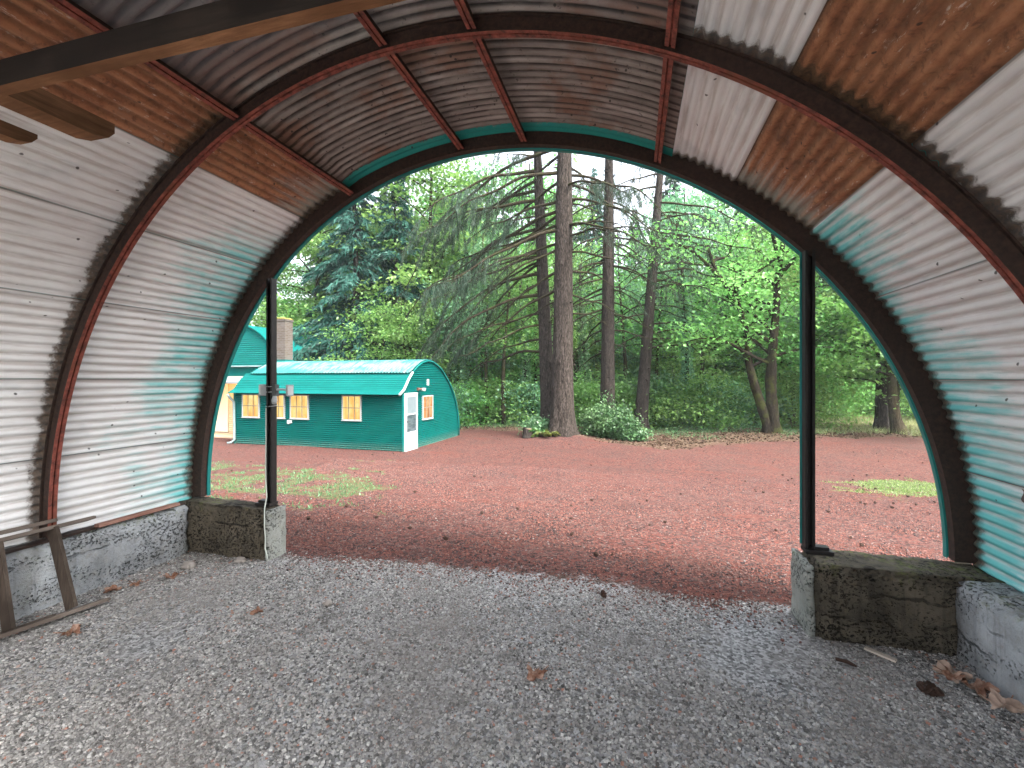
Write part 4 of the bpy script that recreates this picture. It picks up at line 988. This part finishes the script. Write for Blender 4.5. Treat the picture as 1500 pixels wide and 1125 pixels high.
# the shrub at the foot of the firs
def shrub(nm, loc, h, rx, ry, nleaf, size, mt, label, seed, cat='shrub'):
    r = np.random.default_rng(seed); w, c = MB(), MB(); C, V = [], []
    for i in range(34):
        a = r.random()*6.283; q = math.sqrt(r.random()); e = np.array([math.cos(a)*q*rx, math.sin(a)*q*ry, h*(.35+.65*r.random())*(1-.45*q*q)])
        t = np.linspace(0, 1, 6); P = np.stack([e[0]*t**.8*.95, e[1]*t**.8*.95, e[2]*(1.25*t-.25*t*t)-.05], 1); w.tube(P, .016*(1-.7*t)+.003, 4, cap=False)
        for f in (.45, .65, .85, 1.):
            k = int(nleaf/34/4); C.append(np.array([np.interp(f, t, P[:, j]) for j in range(3)])+r.normal(0, 1, (k, 3))*[.20, .20, .11]); V.append(np.full(k, r.random()))
    leaves(c, np.vstack(C), size, r, .55, np.concatenate(V))
    T = thing(nm, loc, label, cat); w.build('stem', M['twig'], T); c.build('foliage', mt, T); return T
shrub('shrub', (-1.05, 18.5, gz1(-1.05, 18.5)), 1.35, 1.2, .85, 6400, .10, M['shrub'], 'broad grey green shrub growing against the thickest fir', 81)
shrub('shrub', (-.35, 18.3, gz1(-.35, 18.3)), .85, .8, .7, 4200, .095, M['shrub'], 'lower half of the grey green bush that trails away from the thickest fir', 82)
shrub('shrub', (-1.1, 20.2, gz1(-1.1, 20.2)), 1.9, .9, .6, 3600, .10, M['shrub'], 'shrub hiding the foot of the straight dark fir', 84)
shrub('shrub', (-3.75, 18.15, gz1(-3.75, 18.15)), .85, .55, .5, 1900, .10, M['leafb'], 'small green shrub between the cut stump and the thickest fir', 83)
def fern(loc, n, L, label, seed, mt):
    r = np.random.default_rng(seed); T = thing('fern', loc, label, 'fern'); c = MB(); C = []
    for i in range(n):
        a = r.random()*6.283; t = np.linspace(.1, 1, 18); l = L*(.7+.5*r.random()); u = .9+.5*r.random()
        for sgn in (-1, 1): C.append(np.stack([np.cos(a)*l*t-sgn*np.sin(a)*.09*(1-t), np.sin(a)*l*t+sgn*np.cos(a)*.09*(1-t), l*(u*t-.95*t*t)], 1))
    leaves(c, np.vstack(C), .11, r, .35); c.build('frond', mt, T)
fern((-3.25, 17.35, gz1(-3.25, 17.35)), 12, .5, 'yellowing fern at the foot of the thickest fir', 1, M['fern'])
fern((-3.50, 17.75, gz1(-3.50, 17.75)), 13, .55, 'green fern beside the cut stump', 2, M['leaf'])
fern((.1, 21.6, gz1(.1, 21.6)), 12, .55, 'fern at the foot of the leaning fir', 3, M['fern'])
# cut stump
r = np.random.default_rng(14); sx, sy = -4.05, 17.45; T = thing('tree_stump', (sx, sy, gz1(sx, sy)), 'small sawn off stump on the red ground beside the fern', 'stump')
MB().tube([(0, 0, -.1), (0, 0, .1), (0, 0, .33), (.01, 0, .36)], [.22, .185, .17, .165], 20, wob=1+.12*(r.random((4, 20))-.5), cap=False).build('bark', M['firbark2'], T)
MB().tube([(.01, 0, .33), (.01, 0, .352)], .158, 20).build('cut_face', simple('sawn_wood', (.17, .12, .085), .9, .3, 20), T)
# grass and weeds
def grass(nm, n, box, seed, hh, label, mt, dens=.5, br=None):
    r = np.random.default_rng(seed); x = box[0]+(box[1]-box[0])*r.random(n); y = box[2]+(box[3]-box[2])*r.random(n)
    _, rd, gs = masks(x, y); cl = vnoise(x, y, 2.3, seed, 3)
    k = (gs + .45*cl > dens*(.6+.6*r.random(n)))
    k &= ~((x < -7.2) & (x > -14.6) & (y > 13.3) & (y < 18.2)) & ~((x < -13) & (y > 14.6) & (y < 32))
    x, y = x[k], y[k]; n = len(x)
    h = hh*(.4+.9*r.random(n))
    mb = blades(MB(), np.stack([x, y, gz(x, y)-.01], 1), np.stack([r.normal(0, .55, n), r.normal(0, .55, n), np.ones(n)], 1), h, .012+.012*r.random(n), r)
    return tag(mb.build(nm, mt), label, None, None, 'stuff')
M['weed'] = leaf_mat('weed_blades', (.035, .12, .045), (.13, .30, .12), .35, 0)
M['dry'] = leaf_mat('dry_grass', (.11, .16, .05), (.34, .35, .16), .35, 0)
grass('weeds', 26000, (-12.5, -3, 4.6, 11), 91, .052, 'thin green weeds coming through the cinder in front of the hut', M['weed'], .72)
grass('weeds', 13000, (3.8, 8.4, 9.6, 13.4), 92, .05, 'patch of short green grass in the cinder beyond the concrete stub', leaf_mat('short_grass', (.07, .13, .03), (.21, .29, .09), .35, 0), .55)
grass('grass', 60000, (-14, 9, 18, 30), 93, .12, 'rough grass and weeds under the trees', M['weed'], .5)
grass('meadow_grass', 50000, (7.5, 24, 21, 42), 94, .26, 'pale dry meadow grass beyond the yard', M['dry'], .35)
# leaf litter and cones on the ground
r = np.random.default_rng(66); n = 60000
x = -14+32*r.random(n); y = 15.5+12*r.random(n); _, rd, gs = masks(x, y)
k = (rd < .75*r.random(n)+.05) & (r.random(n) < .55*smooth(.9, .0, np.abs(rd-.1))+.1) & ~((x < -7) & (y < 18.6)); x, y = x[k], y[k]
mb = leaves(MB(), np.stack([x, y, gz(x, y)+.015], 1), .085, r, .2)
lt = NT('litter_leaves'); o = mb.build('leaf_litter', lt.pbr(lt.ramp(lt.attr(), [(.0, (.015, .010, .007)), (.4, (.045, .025, .017)), (.75, (.085, .050, .034)), (1., (.15, .105, .075))]), .85, None, 0, .15))
tag(o, 'brown fallen leaves and twigs along the edge of the yard', None, None, 'stuff')
def cone_mesh(r, L=.075):
    mb = MB(); t = np.linspace(0, 1, 9); an = np.linspace(0, 6.283, 10, endpoint=False)
    rad = L*.30*np.sin(np.pi*(t*.86+.09))
    w = 1+.22*np.where((np.arange(10)[None]+np.arange(9)[:, None]) % 2, 1, -1)
    return mb.tube(np.stack([L*(t-.5), 0*t, .012+0*t], 1), rad, 10, wob=w)
r = np.random.default_rng(101)
cm = simple('fir_cone_brown', (.040, .022, .015), .9, .5, 30)
c0 = None; N = 0
while N < 210:
    q = r.random(); y = 3.9+15*q**1.25; x = -.26*y*1.0-.1+(r.random()-.5)*(2.1*y)+.0
    if r.random() < .25: y = 8.2+4.5*r.random(); x = 3.2+3.6*r.random()
    if r.random() < .12: y = 14.5+3*r.random(); x = -4+3.4*r.random()
    g_, rd, _ = masks(np.array([x]), np.array([y]))
    if rd[0] < .5 or (-14.8 < x < -7.1 and y > 13.2): continue
    if c0 is None: c0 = cone_mesh(r).build('fir_cone', cm); tag(c0, 'small dark fir cone lying on the red cinder yard', 'fir cone', 'fir cones scattered over the yard'); o = c0
    else: o = link(c0.copy())
    s_ = .42+.45*r.random()**1.5; o.location = (x, y, gz1(x, y)+.012); o.rotation_euler = (0, (r.random()-.5)*.4, r.random()*6.283); o.scale = (s_, s_*(.8+.5*r.random()), s_)
    N += 1
o = cone_mesh(r, .11).build('fir_cone', cm); o.location = (1.50, 2.87, .012); o.rotation_euler = (0, 0, -.6); tag(o, 'long brown fir cone on the grey gravel near the dry leaves', 'fir cone')
o = cone_mesh(r, .07).build('fir_cone', cm); o.location = (-.23, 3.49, .02); o.rotation_euler = (0, 1.1, .6); tag(o, 'round dark fir cone where the grey gravel meets the red cinder', 'fir cone')
# dry maple leaves
def dry_leaf(loc, size, rot, seed, label, stem=True, mt=None):
    r = np.random.default_rng(seed); n = 40; a = np.linspace(0, 2*np.pi, n, endpoint=False)
    rr = size*(.50+.30*np.abs(np.cos(2.5*a))**1.5+.08*np.cos(13*a))*np.where(np.abs(((a+np.pi) % (2*np.pi))-np.pi) > 2.75, .55, 1)
    v = [(0, 0, .02)]; rings = 4
    for k in range(1, rings+1):
        f = k/rings; x, y = np.cos(a)*rr*f, np.sin(a)*rr*f
        zc = .012 + size*(.34*f*f*(.5+.5*np.sin(a*2+seed))+.13*np.sin(a*5+seed)*f+.10*np.sin(a*3.+f*5)*f)
        v += list(np.stack([x*(1-.28*f*np.abs(np.sin(a+seed))), y, np.maximum(zc, .004)], 1))
    tr = [(0, 1+j, 1+(j+1) % n) for j in range(n)]; q = [(1+k*n+j, 1+(k+1)*n+j, 1+(k+1)*n+(j+1) % n, 1+k*n+(j+1) % n) for k in range(rings-1) for j in range(n)]
    mb = MB().add(v, q, tr)
    o = mb.build('dry_leaf', mt or M['dl'], None, True); o.location = loc; o.rotation_euler = (0, 0, rot)
    if stem: MB().tube([(-size*.05, 0, .018), (-size*.5, size*.05, .02), (-size*1.05, size*.02, .03)], [.003, .0025, .003], 5).build('stalk', M['dl'], o)
    return tag(o, label, 'dry leaf')
n_ = NT('dry_leaf_brown'); f_ = n_.noise(n_.co(), 22, 5, .6); M['dl'] = n_.pbr(n_.ramp(f_, [(.3, (.08, .032, .018)), (.5, (.22, .115, .075)), (.7, (.42, .29, .22))]), .8, n_.bump(f_, .3, .003), 0, .2)
M['dl2'] = simple('pale_dry_leaf', (.36, .26, .20), .8, .5, 16)
dry_leaf((-.52, 2.46, .004), .085, -2.2, 3, 'curled brown maple leaf with its stalk alone in the middle of the gravel')
dry_leaf((-3.50, 2.09, .004), .085, .6, 5, 'orange brown dry leaf on the gravel beside the ladder')
for i, (x, y, s_, l) in enumerate([(1.70, 3.06, .11, 'pale folded dry leaf at the foot of the concrete wall'), (1.74, 2.93, .10, 'dark brown dry leaf in the middle of the pile along the wall'), (1.76, 2.79, .11, 'large tan dry leaf at the near end of the pile along the wall'), (1.66, 2.98, .08, 'small reddish dry leaf in front of the pile along the wall')]):
    dry_leaf((x, y, .006+.01*i), s_, i*1.7+.5, 11+i, l, True, M['dl2'] if i % 2 == 0 else None)
for i, (x, y, l) in enumerate([(-3.84, 2.72, 'brown dry leaf in the pile behind the tip of the ladder'), (-3.90, 2.60, 'crumpled dry leaf against the wall behind the ladder'), (-3.70, 2.90, 'flat dry leaf lying along the painted wall'), (-2.55, 2.62, 'worn flat tan leaf pressed into the gravel')]):
    dry_leaf((x, y, .004), .06+.012*(i % 3), i*2.1, 31+i, l, i % 2 == 0)
mb = MB().box((-.075, -.016, .006), (.075, .016, .016)); o = mb.build('wood_chip', simple('pale_wood', (.46, .40, .33), .8, .15, 12)); o.location = (1.41, 3.17, 0.008); o.rotation_euler = (0, .05, -.65); tag(o, 'flat pale wood chip on the gravel in front of the stained stub', 'wood chip')
mb = MB().tube([(-.05, 0, .012), (0, .008, .016), (.05, 0, .012)], [.009, .012, .006], 7); o = mb.build('bark_piece', cm); o.location = (1.18, 3.03, 0.004); o.rotation_euler = (0, 0, -.5); tag(o, 'dark strip of bark on the gravel near the wood chip', 'bark')
r = np.random.default_rng(7)
for x, y, s_, l in ((-3.42, 3.32, .05, 'pale rounded pebble at the foot of the mossy stub'), (-3.75, 3.1, .055, 'larger pale pebble by the painted wall'), (-2.15, 2.85, .04, 'tan pebble in the open gravel')):
    mb = rough_box((-s_, -s_*.75, -.01), (s_, s_*.75, s_*.9), .02, .012, x, .02); o = mb.build('pebble', simple('pebble_stone', (.30, .27, .24), .8, .2, 10), None, True); o.location = (x, y, .0); tag(o, l, 'pebble')

# ------------------------------------------------------------------ damp air under the trees
hz = MB().box((-158, -66, -2.2), (158, 196, 36)).build('haze', bpy.data.materials.new('haze_air'))
hz['kind'] = 'stuff'; hz['label'] = 'thin pale mist hanging between the trees'
hm = hz.data.materials[0]; hm.use_nodes = True; hn = hm.node_tree; hn.nodes.clear()
ho = hn.nodes.new('ShaderNodeOutputMaterial'); pv = hn.nodes.new('ShaderNodeVolumePrincipled')
pv.inputs['Color'].default_value = (.86, .93, .96, 1); pv.inputs['Density'].default_value = .0006; pv.inputs['Anisotropy'].default_value = .2
hn.links.new(pv.outputs[0], ho.inputs['Volume'])

# ------------------------------------------------------------------ light, sky, camera
SUN_EL, SUN_AZ = 50, 118         # azimuth measured clockwise from +Y: the light comes from the right, slightly behind us
w = bpy.data.worlds.new('World'); S.world = w; w.use_nodes = True
nt = w.node_tree; nt.nodes.clear()
sky = nt.nodes.new('ShaderNodeTexSky'); sky.sky_type = 'NISHITA'; sky.sun_disc = False
sky.sun_elevation = R_(SUN_EL); sky.sun_rotation = R_(SUN_AZ); sky.air_density = 1.0; sky.dust_density = 6.0; sky.ozone_density = 1.0; sky.altitude = 100
hs = nt.nodes.new('ShaderNodeHueSaturation'); hs.inputs['Saturation'].default_value = .38
bg = nt.nodes.new('ShaderNodeBackground'); bg.inputs['Strength'].default_value = .15
ow = nt.nodes.new('ShaderNodeOutputWorld')
nt.links.new(sky.outputs[0], hs.inputs['Color']); nt.links.new(hs.outputs[0], bg.inputs[0]); nt.links.new(bg.outputs[0], ow.inputs[0])
sl = bpy.data.lights.new('sun', 'SUN'); sl.energy = 1.0; sl.angle = R_(24); sl.color = (1, .96, .90)
so = link(bpy.data.objects.new('sun', sl))
az, el = R_(SUN_AZ), R_(SUN_EL)
dvec = Vector((math.sin(az)*math.cos(el), math.cos(az)*math.cos(el), math.sin(el)))
so.rotation_euler = dvec.to_track_quat('Z', 'Y').to_euler(); so.location = dvec*60
pl = bpy.data.lights.new('porch_lamp', 'POINT'); pl.energy = 11; pl.color = (1, .62, .28); pl.shadow_soft_size = .12
po = link(bpy.data.objects.new('porch_lamp', pl)); po.location = (-16.9, 15.5, 1.15)
cam = bpy.data.cameras.new('camera'); co = link(bpy.data.objects.new('camera', cam)); S.camera = co
cam.sensor_width = 36; cam.lens = 666.1/1500*36; cam.shift_y = -7.1/1500; cam.clip_end = 600; cam.clip_start = .05
co.location = (0, 0, 1.65); co.rotation_euler = (R_(90), 0, .262)
S.view_settings.view_transform = 'Standard'; S.view_settings.look = 'None'; S.view_settings.gamma = 1; S.view_settings.exposure = 2.8
S.view_settings.use_curve_mapping = False
S.render.engine = 'CYCLES'
S.cycles.max_bounces = 10; S.cycles.diffuse_bounces = 6; S.cycles.transmission_bounces = 4; S.cycles.use_denoising = True
S.cycles.sample_clamp_indirect = 6
